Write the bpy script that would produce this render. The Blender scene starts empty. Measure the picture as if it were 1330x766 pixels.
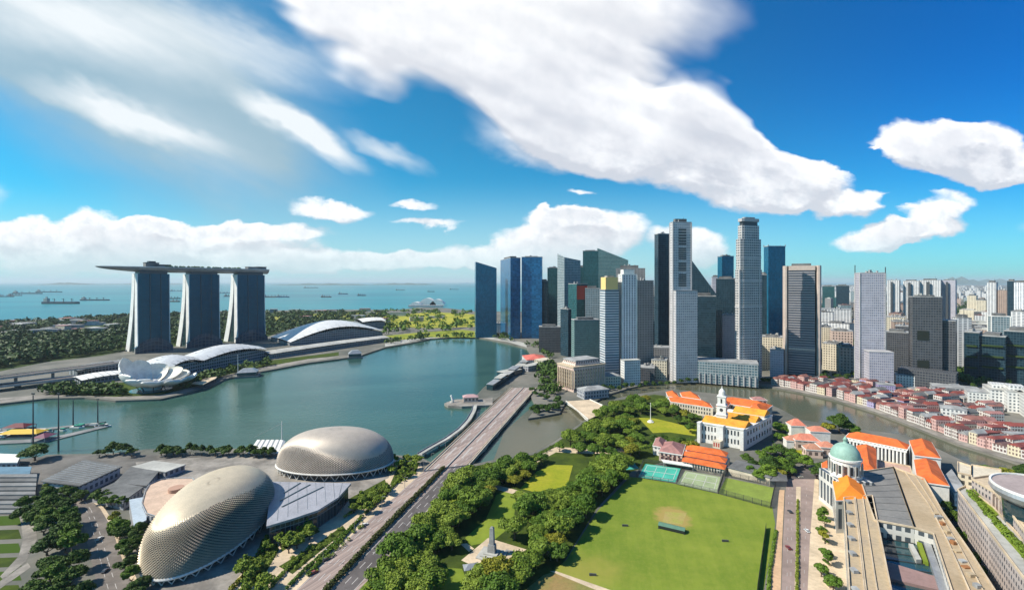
import bpy, math, random
import numpy as np
from mathutils import Vector
random.seed(7); RNG = np.random.default_rng(7)
C = bpy.context.scene.collection
S = bpy.context.scene
R = math.radians
F = 600.0; HC = 165.0; CX = 665.0; HY = 366.0     # focal length in photo pixels, camera height, photo centre, horizon row
def P(px, py, z=0.0):
    Y = F*(HC-z)/(py-HY)
    return ((px-CX)/F*Y, Y)
def V(px, Y, z=0.0): return ((px-CX)/F*Y, Y)
# ---------------- camera
cam = bpy.data.cameras.new('camera'); co = bpy.data.objects.new('camera', cam); C.objects.link(co)
co.location = (0, 0, HC); co.rotation_euler = (R(90), 0, 0)
cam.sensor_width = 36; cam.lens = 36*F/1330.0; cam.clip_start = 1; cam.clip_end = 300000
cam.shift_y = -(383-HY)/1330.0
S.camera = co
# ---------------- view
S.view_settings.view_transform = 'Standard'; S.view_settings.look = 'None'
S.view_settings.exposure = 0.58; S.view_settings.gamma = 1; S.view_settings.use_curve_mapping = False
S.cycles.max_bounces = 5; S.cycles.diffuse_bounces = 2; S.cycles.glossy_bounces = 3; S.cycles.transmission_bounces = 2; S.cycles.volume_bounces = 0
S.cycles.caustics_reflective = False; S.cycles.caustics_refractive = False
# ---------------- sun
SUN_EL = R(44); SDX, SDY = -0.98, -0.16
_n = math.hypot(SDX, SDY); SDX /= _n; SDY /= _n
sun = bpy.data.lights.new('sun', 'SUN'); sun.energy = 4.7; sun.angle = R(0.5); sun.color = (1, .93, .80)
so = bpy.data.objects.new('sun', sun); C.objects.link(so)
sd = Vector((SDX*math.cos(SUN_EL), SDY*math.cos(SUN_EL), math.sin(SUN_EL)))
so.rotation_euler = sd.to_track_quat('Z', 'Y').to_euler()
# ---------------- world: Nishita sky with clouds laid out by direction
W = bpy.data.worlds.new('World'); S.world = W; W.use_nodes = True
class NT:
    def __init__(s, tree): s.t = tree; s.n = tree.nodes; s.l = tree.links
    def add(s, typ, **kw):
        nd = s.n.new(typ)
        for k, v in kw.items(): setattr(nd, k, v)
        return nd
    def put(s, sock, v):
        if isinstance(v, bpy.types.NodeSocket): s.l.new(v, sock)
        elif v is not None:
            sock.default_value = v
    def m(s, op, a, b=None, c=None, clamp=False):
        nd = s.add('ShaderNodeMath', operation=op, use_clamp=clamp)
        s.put(nd.inputs[0], a); s.put(nd.inputs[1], b); s.put(nd.inputs[2], c)
        return nd.outputs[0]
    def vm(s, op, a, b=None, out=0):
        nd = s.add('ShaderNodeVectorMath', operation=op)
        s.put(nd.inputs[0], a)
        if b is not None:
            s.put(nd.inputs['Scale'] if op == 'SCALE' else nd.inputs[1], b)
        return nd.outputs[out]
    def chain(s, prev, v):
        nd = s.add('ShaderNodeVectorMath', operation='MULTIPLY_ADD')
        s.put(nd.inputs[0], prev); nd.inputs[1].default_value = (1e-9,1e-9,1e-9); s.put(nd.inputs[2], v)
        return nd.outputs[0]
    def mapr(s, v, a, b, c=0.0, d=1.0, smooth=True):
        nd = s.add('ShaderNodeMapRange', interpolation_type='SMOOTHSTEP' if smooth else 'LINEAR')
        s.put(nd.inputs[0], v); nd.inputs[1].default_value = a; nd.inputs[2].default_value = b
        nd.inputs[3].default_value = c; nd.inputs[4].default_value = d
        return nd.outputs[0]
    def mix(s, f, a, b, blend='MIX'):
        nd = s.add('ShaderNodeMix', data_type='RGBA', blend_type=blend)
        s.put(nd.inputs[0], f); s.put(nd.inputs[6], a); s.put(nd.inputs[7], b)
        return nd.outputs[2]
    def noise(s, vec, scale, detail=3, rough=.5, dist=0, out=0):
        nd = s.add('ShaderNodeTexNoise')
        s.put(nd.inputs['Vector'], vec)
        nd.inputs['Scale'].default_value = scale; nd.inputs['Detail'].default_value = detail
        nd.inputs['Roughness'].default_value = rough; nd.inputs['Distortion'].default_value = dist
        return nd.outputs[out]
    def mapping(s, vec, loc=(0,0,0), rot=0, scale=(1,1,1), typ='TEXTURE'):
        nd = s.add('ShaderNodeMapping', vector_type=typ)
        s.put(nd.inputs[0], vec); nd.inputs[1].default_value = loc; nd.inputs[2].default_value = (0,0,rot); nd.inputs[3].default_value = scale
        return nd.outputs[0]
def rgb(r, g, b): return (r, g, b, 1)

# cloud masses: (x, y, rx, ry, tilt in degrees, weight), in a plate of directions measured like the picture's own plane (600 units = 45 degrees)
PUFF = [(640,-10,300,95,8,1.5),(520,60,150,60,25,1.1),(700,95,190,75,22,1.35),(780,165,150,55,14,1.15),(700,180,110,42,10,.8),(925,160,78,46,20,1.25),(960,190,60,30,10,.8),
        (960,238,100,30,5,1.1),(1030,232,70,34,5,1.2),(1110,266,46,17,-8,1.1),(1140,305,60,17,-10,1.1),(1195,295,55,16,-8,1.0),
        (1210,188,78,34,-2,1.3),(1275,200,70,40,10,1.15),(1290,232,50,16,0,.8),(1220,265,52,14,-4,.95),
        (100,322,130,34,0,1.0),(250,325,170,34,0,1.0),(110,290,34,18,0,.8),(740,312,105,32,-6,1.15),(735,292,45,18,0,1),(650,334,110,20,0,.85),(430,274,56,11,4,.8),(400,337,130,15,0,.65),(520,340,120,12,0,.6),(20,300,60,16,0,.7),(190,300,40,14,0,.7),(330,300,120,12,0,.6),(560,293,46,6,0,.55),
        (900,318,46,26,0,.95),(1075,186,80,24,24,-1.3),(1180,262,60,9,0,-.8),(560,205,60,20,30,-.6),(755,253,18,5,0,.6),(705,276,8,7,0,.7),(540,268,30,5,0,.5),(1115,190,30,3,-5,.45),(-200,250,200,40,0,.9),(1500,300,160,30,0,1),(1600,120,160,70,10,1)]
def cloud_group():
    g = bpy.data.node_groups.new('cloud_density', 'ShaderNodeTree')
    g.interface.new_socket('P', in_out='INPUT', socket_type='NodeSocketVector')
    g.interface.new_socket('D', in_out='OUTPUT', socket_type='NodeSocketFloat')
    n = NT(g); gi = n.add('NodeGroupInput'); go = n.add('NodeGroupOutput')
    p = gi.outputs[0]
    n1 = n.noise(n.mapping(p, scale=(1,.62,1)), .011, 6, .56, out=1)
    wv = n.vm('SCALE', n.vm('SUBTRACT', n1, (.5,.5,.5)), 56.0)
    n2 = n.noise(n.mapping(p, rot=R(24), scale=(2.0,1,1)), .011, 3, .5, out=1)
    wv2 = n.vm('SCALE', n.vm('SUBTRACT', n2, (.5,.5,.5)), 110.0)
    sp0 = n.add('ShaderNodeSeparateXYZ'); n.l.new(p, sp0.inputs[0])
    h0 = n.m('MULTIPLY', n.mapr(sp0.outputs[1], 250, 130), n.mapr(sp0.outputs[0], 1120, 1000, 0, 1))
    pw = n.vm('ADD', p, n.vm('ADD', n.vm('SCALE', wv, n.m('SUBTRACT', 1.0, h0)), n.vm('SCALE', wv2, h0)))
    pw = n.vm('MULTIPLY', pw, (1,1,0))
    acc = None
    for (x, y, rx, ry, t, w) in PUFF:
        # (each term waits for the one before it, which keeps the shader's stack small)
        q = n.mapping(pw if acc is None else n.chain(acc, pw), (x, y, 0), R(t), (rx*1.25, ry*1.25, 1))
        L = n.vm('DOT_PRODUCT', q, q, out=1)
        e = n.m('MULTIPLY', n.m('SUBTRACT', 1.0, L, clamp=True), w)
        acc = e if acc is None else n.m('ADD', acc, e)
    acc = n.m('MINIMUM', n.m('MAXIMUM', acc, 0.0), 1.35)
    nz = n.noise(n.mapping(p, rot=R(15), scale=(1.5,.8,1)), .022, 7, .62)
    soft = n.noise(n.mapping(p, rot=R(22), scale=(2.2,1.0,1)), .012, 3, .5)
    spy = n.add('ShaderNodeSeparateXYZ'); n.l.new(p, spy.inputs[0])
    hi = n.mapr(spy.outputs[1], 250, 130)
    hi = n.m('MULTIPLY', hi, n.mapr(spy.outputs[0], 1120, 1000, 0, 1))
    nzm = n.m('ADD', n.m('MULTIPLY', n.m('SUBTRACT', 1.0, hi), nz), n.m('MULTIPLY', hi, soft))
    acc = n.m('MULTIPLY', acc, n.m('MULTIPLY_ADD', nzm, 1.5, .25))
    n.l.new(acc, go.inputs[0])
    return g
def build_world():
    n = NT(W.node_tree); n.n.clear()
    out = n.add('ShaderNodeOutputWorld'); bg = n.add('ShaderNodeBackground')
    sky = n.add('ShaderNodeTexSky', sky_type='NISHITA'); sky.sun_disc = False; sky.sun_elevation = SUN_EL
    sky.sun_rotation = math.atan2(SDX, SDY); sky.altitude = 0; sky.air_density = 1.0; sky.dust_density = .35; sky.ozone_density = 3.0
    tc = n.add('ShaderNodeTexCoord'); d = tc.outputs['Generated']
    sp = n.add('ShaderNodeSeparateXYZ'); n.l.new(d, sp.inputs[0])
    dy = n.m('MAXIMUM', n.m('ABSOLUTE', sp.outputs[1]), .12)
    px = n.m('MULTIPLY_ADD', n.m('DIVIDE', sp.outputs[0], dy), F, CX)
    py = n.m('MULTIPLY_ADD', n.m('DIVIDE', sp.outputs[2], dy), -F, HY)
    cb = n.add('ShaderNodeCombineXYZ'); n.l.new(px, cb.inputs[0]); n.l.new(py, cb.inputs[1])
    p = cb.outputs[0]
    g = cloud_group()
    def dens(v):
        nd = n.add('ShaderNodeGroup'); nd.node_tree = g; n.l.new(v, nd.inputs[0]); return nd.outputs[0]
    D0 = dens(p); D1 = dens(n.chain(D0, n.vm('ADD', p, (-14.0, -20.0, 0.0))))
    up = n.m('MULTIPLY', n.mapr(py, 260, 120), n.mapr(px, 1120, 1000, 0, 1))
    a = n.m('DIVIDE', n.m('SUBTRACT', D0, .16), n.m('MULTIPLY_ADD', up, .40, .46), clamp=True)
    a = n.mapr(a, 0, 1)
    # long thin streaks and the veil
    st = n.noise(n.mapping(p, rot=R(26), scale=(7,1,1)), .02, 5, .6)
    sw = n.noise(n.mapping(p, rot=R(26), scale=(2.2,1,1)), .013, 4, .6, out=1)
    pq = n.vm('ADD', p, n.vm('SCALE', n.vm('SUBTRACT', sw, (.5,.5,.5)), 70.0))
    last = [D1]
    def ell(x, y, rx, ry, t, w, soft=1.0):
        q = n.mapping(n.chain(last[0], pq), (x, y, 0), R(t), (rx, ry, 1))
        L = n.vm('LENGTH', n.vm('MULTIPLY', q, (1,1,0)), out=1)
        last[0] = n.m('MULTIPLY', n.mapr(L, 1.0, 0.0), w); return last[0]
    veil = n.m('ADD', ell(190,130,380,170,26,1.7), ell(60,20,420,150,12,1.4))
    veil = n.m('ADD', veil, ell(350,200,130,60,55,.5))
    front = n.mapr(sp.outputs[1], -.05, .12)
    veil = n.m('MULTIPLY', n.m('MULTIPLY', veil, front), n.m('MULTIPLY_ADD', st, .8, .35), clamp=True)
    white = n.m('ADD', ell(165,150,165,30,20,1.5), ell(385,165,130,30,32,2.0))
    white = n.m('ADD', white, n.m('ADD', ell(505,200,70,16,25,.8), ell(110,30,330,75,12,1.15)))
    white = n.m('ADD', white, n.m('ADD', ell(330,60,200,40,22,.6), ell(250,180,150,60,35,.3)))
    white = n.m('MULTIPLY', n.m('MULTIPLY', white, front), n.m('MULTIPLY_ADD', st, 1.4, .1), clamp=True)
    haze = n.m('MULTIPLY', n.mapr(py, 225, 372, 0, 1), n.mapr(px, 1250, 650, .30, .80))
    skc = n.mix(1.0, sky.outputs[0], rgb(.19,1.08,1.30), 'MULTIPLY')
    # the blue deepens to the right, away from the sun
    deep = n.mapr(px, 500, 1330, 0, 1)
    skc = n.mix(n.m('MULTIPLY', deep, n.mapr(py, 380, 60, .15, 1)), skc, n.mix(1.0, skc, rgb(.06,.56,.98), 'MULTIPLY'))
    skc = n.mix(haze, skc, rgb(5.6,7.7,8.4))
    skc = n.mix(n.m('MULTIPLY', veil, .85), skc, rgb(4.0,5.4,6.1))
    skc = n.mix(white, skc, rgb(8.6,9.2,9.6))
    shade = n.mapr(n.m('SUBTRACT', D1, D0), -.32, .42, 0, 1)
    low = n.mapr(py, 350, 240, .38, 0)
    cc = n.mix(shade, rgb(11.5,11.5,11.6), rgb(6.6,6.9,7.6))
    thick = n.mapr(n.m('MULTIPLY', D0, n.noise(p, .009, 4, .55)), .38, .85, 0, .5)
    glow = n.mapr(n.vm('LENGTH', n.vm('MULTIPLY', n.vm('SUBTRACT', p, (600.0,-40.0,0.0)), (.0034,.0066,0)), out=1), 1.3, .15)
    thick = n.m('MULTIPLY', thick, n.m('SUBTRACT', 1.0, glow))
    cc = n.mix(n.m('MULTIPLY', glow, .8), cc, rgb(10.5,10.5,10.5))
    cc = n.mix(thick, cc, rgb(5.9,6.2,7.0))
    cc = n.mix(n.m('MULTIPLY', n.mapr(n.noise(p, .055, 6, .65), .42, .68), n.mapr(py, 180, 290, .12, .42)), cc, rgb(5.6,6.5,7.4))
    cc = n.mix(low, cc, rgb(8.6,8.8,9.0))
    a = n.m('MULTIPLY', a, n.mapr(py, 372, 300, .35, .97))
    a = n.m('MULTIPLY', a, n.mapr(sp.outputs[1], -.05, .12))
    fin = n.mix(a, skc, cc)
    n.l.new(fin, bg.inputs[0]); bg.inputs[1].default_value = 0.07
    n.l.new(bg.outputs[0], out.inputs[0])
build_world()
W.cycles.sampling_method = 'MANUAL'; W.cycles.sample_map_resolution = 512

# ---------------- helpers
def tag(o, label=None, cat=None, group=None, kind=None):
    if label: o['label'] = label
    if cat: o['category'] = cat
    if group: o['group'] = group
    if kind: o['kind'] = kind
    return o
def thing(name, label, cat, loc=(0,0,0), group=None):
    o = bpy.data.objects.new(name, None); C.objects.link(o); o.location = loc; o.empty_display_size = 1
    return tag(o, label, cat, group)
def copy_tree(o, loc, label=None, group=None, rz=None, sc=None, names=None):
    r = o.copy(); C.objects.link(r); r.location = loc
    if rz is not None: r.rotation_euler = (0,0,rz)
    if sc is not None: r.scale = sc if hasattr(sc, '__len__') else (sc,)*3
    if label: r['label'] = label
    if group: r['group'] = group
    for ch in o.children:
        c = ch.copy(); C.objects.link(c); c.parent = r
        for gch in ch.children:
            d = gch.copy(); C.objects.link(d); d.parent = c
    return r
def wloc(o):
    v = Vector(o.location)
    while o.parent: o = o.parent; v += Vector(o.location)
    return v
class MB:
    def __init__(s): s.v = []; s.f = []; s.u = []; s.mi = []
    def face(s, pts, uvs=None, mi=0):
        i = len(s.v); s.v += [tuple(p) for p in pts]; s.f.append(tuple(range(i, i+len(pts))))
        if uvs is None: uvs = [(p[0], p[1]) for p in pts]
        s.u += list(uvs); s.mi.append(mi)
    def prism(s, poly, z0, z1, cap=True, mi=0, top=0, bottom=False, topscale=1.0):
        n = len(poly)
        ar = sum(poly[i][0]*poly[(i+1)%n][1]-poly[(i+1)%n][0]*poly[i][1] for i in range(n))
        if ar < 0:
            poly = poly[::-1]
            if hasattr(z1, '__len__'): z1 = z1[::-1]
            if hasattr(z0, '__len__'): z0 = z0[::-1]
        zt = list(z1) if hasattr(z1, '__len__') else [z1]*n
        zb = list(z0) if hasattr(z0, '__len__') else [z0]*n
        cx = sum(p[0] for p in poly)/n; cy = sum(p[1] for p in poly)/n
        tp = [(cx+(p[0]-cx)*topscale, cy+(p[1]-cy)*topscale) for p in poly]
        u = 0
        for i in range(n):
            j = (i+1) % n; a, b = poly[i], poly[j]; L = math.hypot(b[0]-a[0], b[1]-a[1])
            s.face([(a[0],a[1],zb[i]),(b[0],b[1],zb[j]),(tp[j][0],tp[j][1],zt[j]),(tp[i][0],tp[i][1],zt[i])], [(u,zb[i]),(u+L,zb[j]),(u+L,zt[j]),(u,zt[i])], mi)
            u += math.ceil(L/4)*4+8
        if cap: s.face([(p[0],p[1],zt[i]) for i, p in enumerate(tp)], mi=top or mi)
        if bottom: s.face([(p[0],p[1],zb[i]) for i, p in list(enumerate(poly))[::-1]], mi=mi)
        return s
    def box(s, x0, x1, y0, y1, z0, z1, **k): return s.prism([(x0,y0),(x1,y0),(x1,y1),(x0,y1)], z0, z1, bottom=True, **k)
    def bar(s, a, b, w, h, seg=None):
        a = Vector(a); b = Vector(b); d = (b-a); L = d.length or 1; d /= L
        up = Vector((0,0,1)) if abs(d.z) < .95 else Vector((1,0,0))
        sx = d.cross(up).normalized()*w/2; sy = sx.cross(d).normalized()*h/2
        A = [a-sx-sy, a+sx-sy, a+sx+sy, a-sx+sy]; B = [q+(b-a) for q in A]
        for i in range(4):
            j = (i+1) % 4; s.face([A[i], A[j], B[j], B[i]], [(0,0),(w,0),(w,L),(0,L)])
        s.face(A[::-1]); s.face(B)
        return s
    def tube(s, pts, rad, n=6):
        pts = [Vector(p) for p in pts]; rings = []
        for k, p in enumerate(pts):
            d = (pts[min(k+1,len(pts)-1)]-pts[max(k-1,0)]).normalized()
            up = Vector((0,0,1)) if abs(d.z) < .9 else Vector((1,0,0))
            x = d.cross(up).normalized(); y = x.cross(d).normalized()
            r = rad[k] if hasattr(rad, '__len__') else rad
            rings.append([p + x*r*math.cos(6.2832*i/n) + y*r*math.sin(6.2832*i/n) for i in range(n)])
        for a, b in zip(rings, rings[1:]):
            for i in range(n):
                j = (i+1) % n; s.face([a[j], a[i], b[i], b[j]])
        s.face(rings[0]); s.face(rings[-1][::-1])
        return s
    def lathe(s, c, prof, n=16):
        rings = [[(c[0]+r*math.cos(6.2832*i/n), c[1]+r*math.sin(6.2832*i/n), c[2]+z) for i in range(n)] for r, z in prof]
        for k in range(len(rings)-1):
            a, b = rings[k], rings[k+1]
            for i in range(n):
                j = (i+1) % n
                s.face([a[i], a[j], b[j], b[i]], [(i*2,prof[k][1]),(i*2+2,prof[k][1]),(i*2+2,prof[k+1][1]),(i*2,prof[k+1][1])])
        if prof[-1][0] > .01: s.face(rings[-1])
        return s
    def build(s, name, mat, parent=None, smooth=False):
        me = bpy.data.meshes.new(name)
        o = parent and wloc(parent) or Vector((0,0,0))
        v = [(a[0]-o.x, a[1]-o.y, a[2]-o.z) for a in s.v]
        me.from_pydata(v, [], s.f); ul = me.uv_layers.new(name='UVMap')
        ul.data.foreach_set('uv', [c for q in s.u for c in q])
        ms = mat if isinstance(mat, (list, tuple)) else [mat]
        for m in ms: me.materials.append(m)
        me.polygons.foreach_set('material_index', s.mi)
        if smooth:
            import bmesh
            bm = bmesh.new(); bm.from_mesh(me); bmesh.ops.remove_doubles(bm, verts=bm.verts, dist=.002); bm.to_mesh(me); bm.free()
            me.polygons.foreach_set('use_smooth', [True]*len(me.polygons))
        me.update()
        ob = bpy.data.objects.new(name, me); C.objects.link(ob)
        if parent: ob.parent = parent
        return ob
def rect(c, w, d, ang):
    ca, sa = math.cos(ang), math.sin(ang)
    return [(c[0]+x*ca-y*sa, c[1]+x*sa+y*ca) for x, y in ((-w/2,-d/2),(w/2,-d/2),(w/2,d/2),(-w/2,d/2))]
def cen(poly): return (sum(p[0] for p in poly)/len(poly), sum(p[1] for p in poly)/len(poly))
def grow(poly, k):
    c = cen(poly); out = []
    for p in poly:
        d = math.hypot(p[0]-c[0], p[1]-c[1]) or 1; out.append((p[0]+(p[0]-c[0])/d*k, p[1]+(p[1]-c[1])/d*k))
    return out
def raydir(px, o, ang):
    """distance along direction ang from point o until it crosses the sight line through column px"""
    m = (px-CX)/F; dx, dy = math.cos(ang), math.sin(ang)
    return (m*o[1]-o[0])/(dx-m*dy)
def foot(x0, x1, D, t, yaw=0.0):
    """footprint whose near face spans columns x0..x1 at depth D and faces the viewer, turned by yaw degrees"""
    xm = (x0+x1)/2; c = V(xm, D); a = -math.atan2(c[0], c[1]) + R(yaw)
    l = raydir(x0, c, a); r = raydir(x1, c, a)
    dx, dy = math.cos(a), math.sin(a)
    p0 = (c[0]+dx*l, c[1]+dy*l); p1 = (c[0]+dx*r, c[1]+dy*r); n = (-dy*t, dx*t)
    return [p0, p1, (p1[0]+n[0], p1[1]+n[1]), (p0[0]+n[0], p0[1]+n[1])]
def foot2(x0, xc, x1, D, a):
    """near corner on column xc at depth D, right face running at angle a, left face square to it"""
    c = V(xc, D); a = R(a); r = raydir(x1, c, a); l = raydir(x0, c, a+math.pi/2)
    r = abs(r); l = abs(l)
    A = (c[0]+math.cos(a)*r, c[1]+math.sin(a)*r); B = (c[0]-math.sin(a)*l, c[1]+math.cos(a)*l)
    return [c, A, (A[0]+B[0]-c[0], A[1]+B[1]-c[1]), B]
def Z(py, D): return HC + (HY-py)/F*D
def inpoly(x, y, poly):
    c = False; n = len(poly)
    for i in range(n):
        a = poly[i]; b = poly[i-1]
        if (a[1] > y) != (b[1] > y) and x < (b[0]-a[0])*(y-a[1])/(b[1]-a[1])+a[0]: c = not c
    return c

# ---------------- materials
MATS = {}
def mat(name, col, rough=.7, metal=0, var=.0, scale=.05, col2=None, bump=0, spec=.4):
    m = bpy.data.materials.new(name); m.use_nodes = True; n = NT(m.node_tree); b = n.n['Principled BSDF']
    b.inputs['Base Color'].default_value = rgb(*col); b.inputs['Roughness'].default_value = rough; b.inputs['Metallic'].default_value = metal
    b.inputs['Specular IOR Level'].default_value = spec
    if var or col2:
        tc = n.add('ShaderNodeTexCoord').outputs['Object']
        f = n.mapr(n.noise(tc, scale, 5, .62), .3, .7)
        hi = col2 or tuple(min(1, c*(1+var)) for c in col); lo = col if col2 else tuple(c*(1-var) for c in col)
        c = n.mix(f, rgb(*lo), rgb(*hi))
        g = n.noise(tc, scale*9, 3, .6)
        c = n.mix(n.mapr(g, .35, .75, 0, .45), c, n.mix(1, c, rgb(.6,.62,.6), 'MULTIPLY'))
        n.l.new(c, b.inputs['Base Color'])
        if bump:
            bp = n.add('ShaderNodeBump'); bp.inputs['Strength'].default_value = bump; bp.inputs['Distance'].default_value = .4
            n.l.new(g, bp.inputs['Height']); n.l.new(bp.outputs[0], b.inputs['Normal'])
    MATS[name] = m
    return m
def facade(name, wall, glass, fh=4.0, bw=4.0, wv=.3, wu=.2, gr=.12, metal=.0, var=.5, wr=.75, big=0, spec=.45):
    """wall with a grid of glazed openings, laid out in metres on the UV map"""
    m = bpy.data.materials.new(name); m.use_nodes = True; n = NT(m.node_tree); b = n.n['Principled BSDF']
    uv = n.add('ShaderNodeUVMap').outputs[0]; s = n.add('ShaderNodeSeparateXYZ'); n.l.new(uv, s.inputs[0])
    u = n.m('DIVIDE', s.outputs[0], bw); v = n.m('DIVIDE', s.outputs[1], fh)
    fu = n.m('FRACT', u); fv = n.m('FRACT', v)
    mu = n.m('GREATER_THAN', fu, wu) if wu > 0 else 1.0
    mv = n.m('GREATER_THAN', fv, wv) if wv > 0 else 1.0
    gm = n.m('MULTIPLY', mu, mv)
    cb = n.add('ShaderNodeCombineXYZ'); n.l.new(n.m('FLOOR', u), cb.inputs[0]); n.l.new(n.m('FLOOR', v), cb.inputs[1])
    wn = n.add('ShaderNodeTexWhiteNoise', noise_dimensions='3D'); n.l.new(cb.outputs[0], wn.inputs['Vector'])
    tc = n.add('ShaderNodeTexCoord').outputs['Object']
    nb = n.noise(tc, .02, 3, .6)
    g1 = n.mix(n.m('MULTIPLY', wn.outputs[0], var), rgb(*glass), rgb(*[min(1, c*2.6+.03) for c in glass]))
    g1 = n.mix(n.mapr(nb, .35, .7, 0, .6), g1, n.mix(1, g1, rgb(.45,.6,.7), 'MULTIPLY'))
    if big:   # every so often a mechanical floor
        bf = n.m('LESS_THAN', n.m('FRACT', n.m('DIVIDE', s.outputs[1], big)), fh*1.2/big)
        g1 = n.mix(bf, g1, rgb(*[c*.35 for c in wall])); 
    wc = n.mix(n.mapr(n.noise(tc, .06, 5, .6), .3, .7), rgb(*[c*.82 for c in wall]), rgb(*wall))
    c = n.mix(gm, wc, g1)
    n.l.new(c, b.inputs['Base Color'])
    n.l.new(n.m('MULTIPLY_ADD', gm, gr-wr, wr), b.inputs['Roughness'])
    if metal: n.l.new(n.m('MULTIPLY', gm, metal), b.inputs['Metallic'])
    b.inputs['Specular IOR Level'].default_value = spec
    # slightly uneven panes break up the reflections
    bp = n.add('ShaderNodeBump'); bp.inputs['Strength'].default_value = .25; bp.inputs['Distance'].default_value = .5
    n.l.new(n.m('ADD', n.m('MULTIPLY', wn.outputs[0], .12), n.m('MULTIPLY', n.m('SUBTRACT', 1.0, gm), .5)), bp.inputs['Height']); n.l.new(bp.outputs[0], b.inputs['Normal'])
    MATS[name] = m
    return m
def water(name, c1, c2, rough, scale, bump, spec=.5):
    m = bpy.data.materials.new(name); m.use_nodes = True; n = NT(m.node_tree); b = n.n['Principled BSDF']
    tc = n.add('ShaderNodeTexCoord').outputs['Object']
    f = n.mapr(n.noise(n.mapping(tc, rot=R(20), scale=(3,1,1)), scale, 5, .6, .6), .32, .68)
    n.l.new(n.mix(f, rgb(*c1), rgb(*c2)), b.inputs['Base Color'])
    b.inputs['Roughness'].default_value = rough; b.inputs['IOR'].default_value = 1.33; b.inputs['Specular IOR Level'].default_value = spec
    w1 = n.noise(n.mapping(tc, rot=R(35), scale=(1.6,1,1)), .22, 4, .6)
    bp = n.add('ShaderNodeBump'); bp.inputs['Strength'].default_value = bump; bp.inputs['Distance'].default_value = 1.2
    n.l.new(w1, bp.inputs['Height']); n.l.new(bp.outputs[0], b.inputs['Normal'])
    MATS[name] = m
    return m
def foliage(name, c1, c2, c3=None):
    m = bpy.data.materials.new(name); m.use_nodes = True; n = NT(m.node_tree); b = n.n['Principled BSDF']
    oi = n.add('ShaderNodeObjectInfo'); tc = n.add('ShaderNodeTexCoord').outputs['Object']
    geo = n.add('ShaderNodeNewGeometry')
    c = n.mix(n.m('MULTIPLY_ADD', oi.outputs['Random'], .75, n.m('MULTIPLY', geo.outputs['Random Per Island'], .25)), rgb(*c1), rgb(*c2))
    if c3: c = n.mix(n.mapr(oi.outputs['Random'], .78, .95), c, rgb(*c3))
    c = n.mix(n.mapr(n.noise(tc, .35, 3, .6), .35, .7, 0, .8), c, n.mix(1, c, rgb(.5,.55,.5), 'MULTIPLY'))
    n.l.new(c, b.inputs['Base Color']); b.inputs['Roughness'].default_value = .62; b.inputs['Specular IOR Level'].default_value = .2
    MATS[name] = m
    return m
def roof_tiles(name, col):
    m = bpy.data.materials.new(name); m.use_nodes = True; n = NT(m.node_tree); b = n.n['Principled BSDF']
    tc = n.add('ShaderNodeTexCoord').outputs['Object']; s = n.add('ShaderNodeSeparateXYZ'); n.l.new(tc, s.inputs[0])
    st = n.m('FRACT', n.m('MULTIPLY', n.m('ADD', s.outputs[0], s.outputs[1]), .55))
    c = n.mix(n.mapr(n.noise(tc, .12, 5, .65), .3, .7), rgb(*[k*.55 for k in col]), rgb(*col))
    c = n.mix(n.mapr(n.noise(tc, .5, 5, .7), .48, .75, 0, .55), c, rgb(*[k*.6+.06 for k in col]))
    c = n.mix(n.m('MULTIPLY', n.m('LESS_THAN', st, .3), .45), c, rgb(*[k*.55 for k in col]))
    n.l.new(c, b.inputs['Base Color']); b.inputs['Roughness'].default_value = .8
    MATS[name] = m
    return m
def mesh_np(name, verts, mat_, parent=None):
    """verts (n,4,3) quads"""
    n = len(verts); me = bpy.data.meshes.new(name)
    me.vertices.add(n*4); me.vertices.foreach_set('co', verts.reshape(-1).astype(np.float32))
    me.loops.add(n*4); me.loops.foreach_set('vertex_index', np.arange(n*4, dtype=np.int32))
    me.polygons.add(n); me.polygons.foreach_set('loop_start', np.arange(0, n*4, 4, dtype=np.int32))
    me.polygons.foreach_set('loop_total', np.full(n, 4, dtype=np.int32))
    me.materials.append(mat_); me.update(calc_edges=True); me.validate()
    ob = bpy.data.objects.new(name, me); C.objects.link(ob)
    if parent: ob.parent = parent
    return ob
def leaves(centres, radii, count, size, up=.35, jit=.65, flat=.75):
    """leaf quads scattered on the skins of clumps"""
    w = radii**2; w = w/w.sum(); idx = RNG.choice(len(radii), count, p=w)
    d = RNG.normal(size=(count,3)); d[:,2] = np.abs(d[:,2])*1.0 - .35*RNG.random(count)*np.linalg.norm(d, axis=1); d /= np.linalg.norm(d, axis=1)[:,None]
    r = radii[idx]*(.64+.40*RNG.random(count)**.6 + .22*(RNG.random(count) > .9))
    sc = np.stack([r, r, r*flat], 1); p = centres[idx]+d*sc
    nrm = d + jit*RNG.normal(size=(count,3)) + np.array([0,0,up]); nrm /= np.linalg.norm(nrm, axis=1)[:,None]
    t = np.cross(nrm, RNG.normal(size=(count,3))); t /= np.linalg.norm(t, axis=1)[:,None]; b = np.cross(nrm, t)
    s = size*(.6+.8*RNG.random(count))[:,None]
    return np.stack([p-t*s-b*s*.7, p+t*s-b*s*.7, p+t*s+b*s*.7, p-t*s+b*s*.7], 1)

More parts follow.
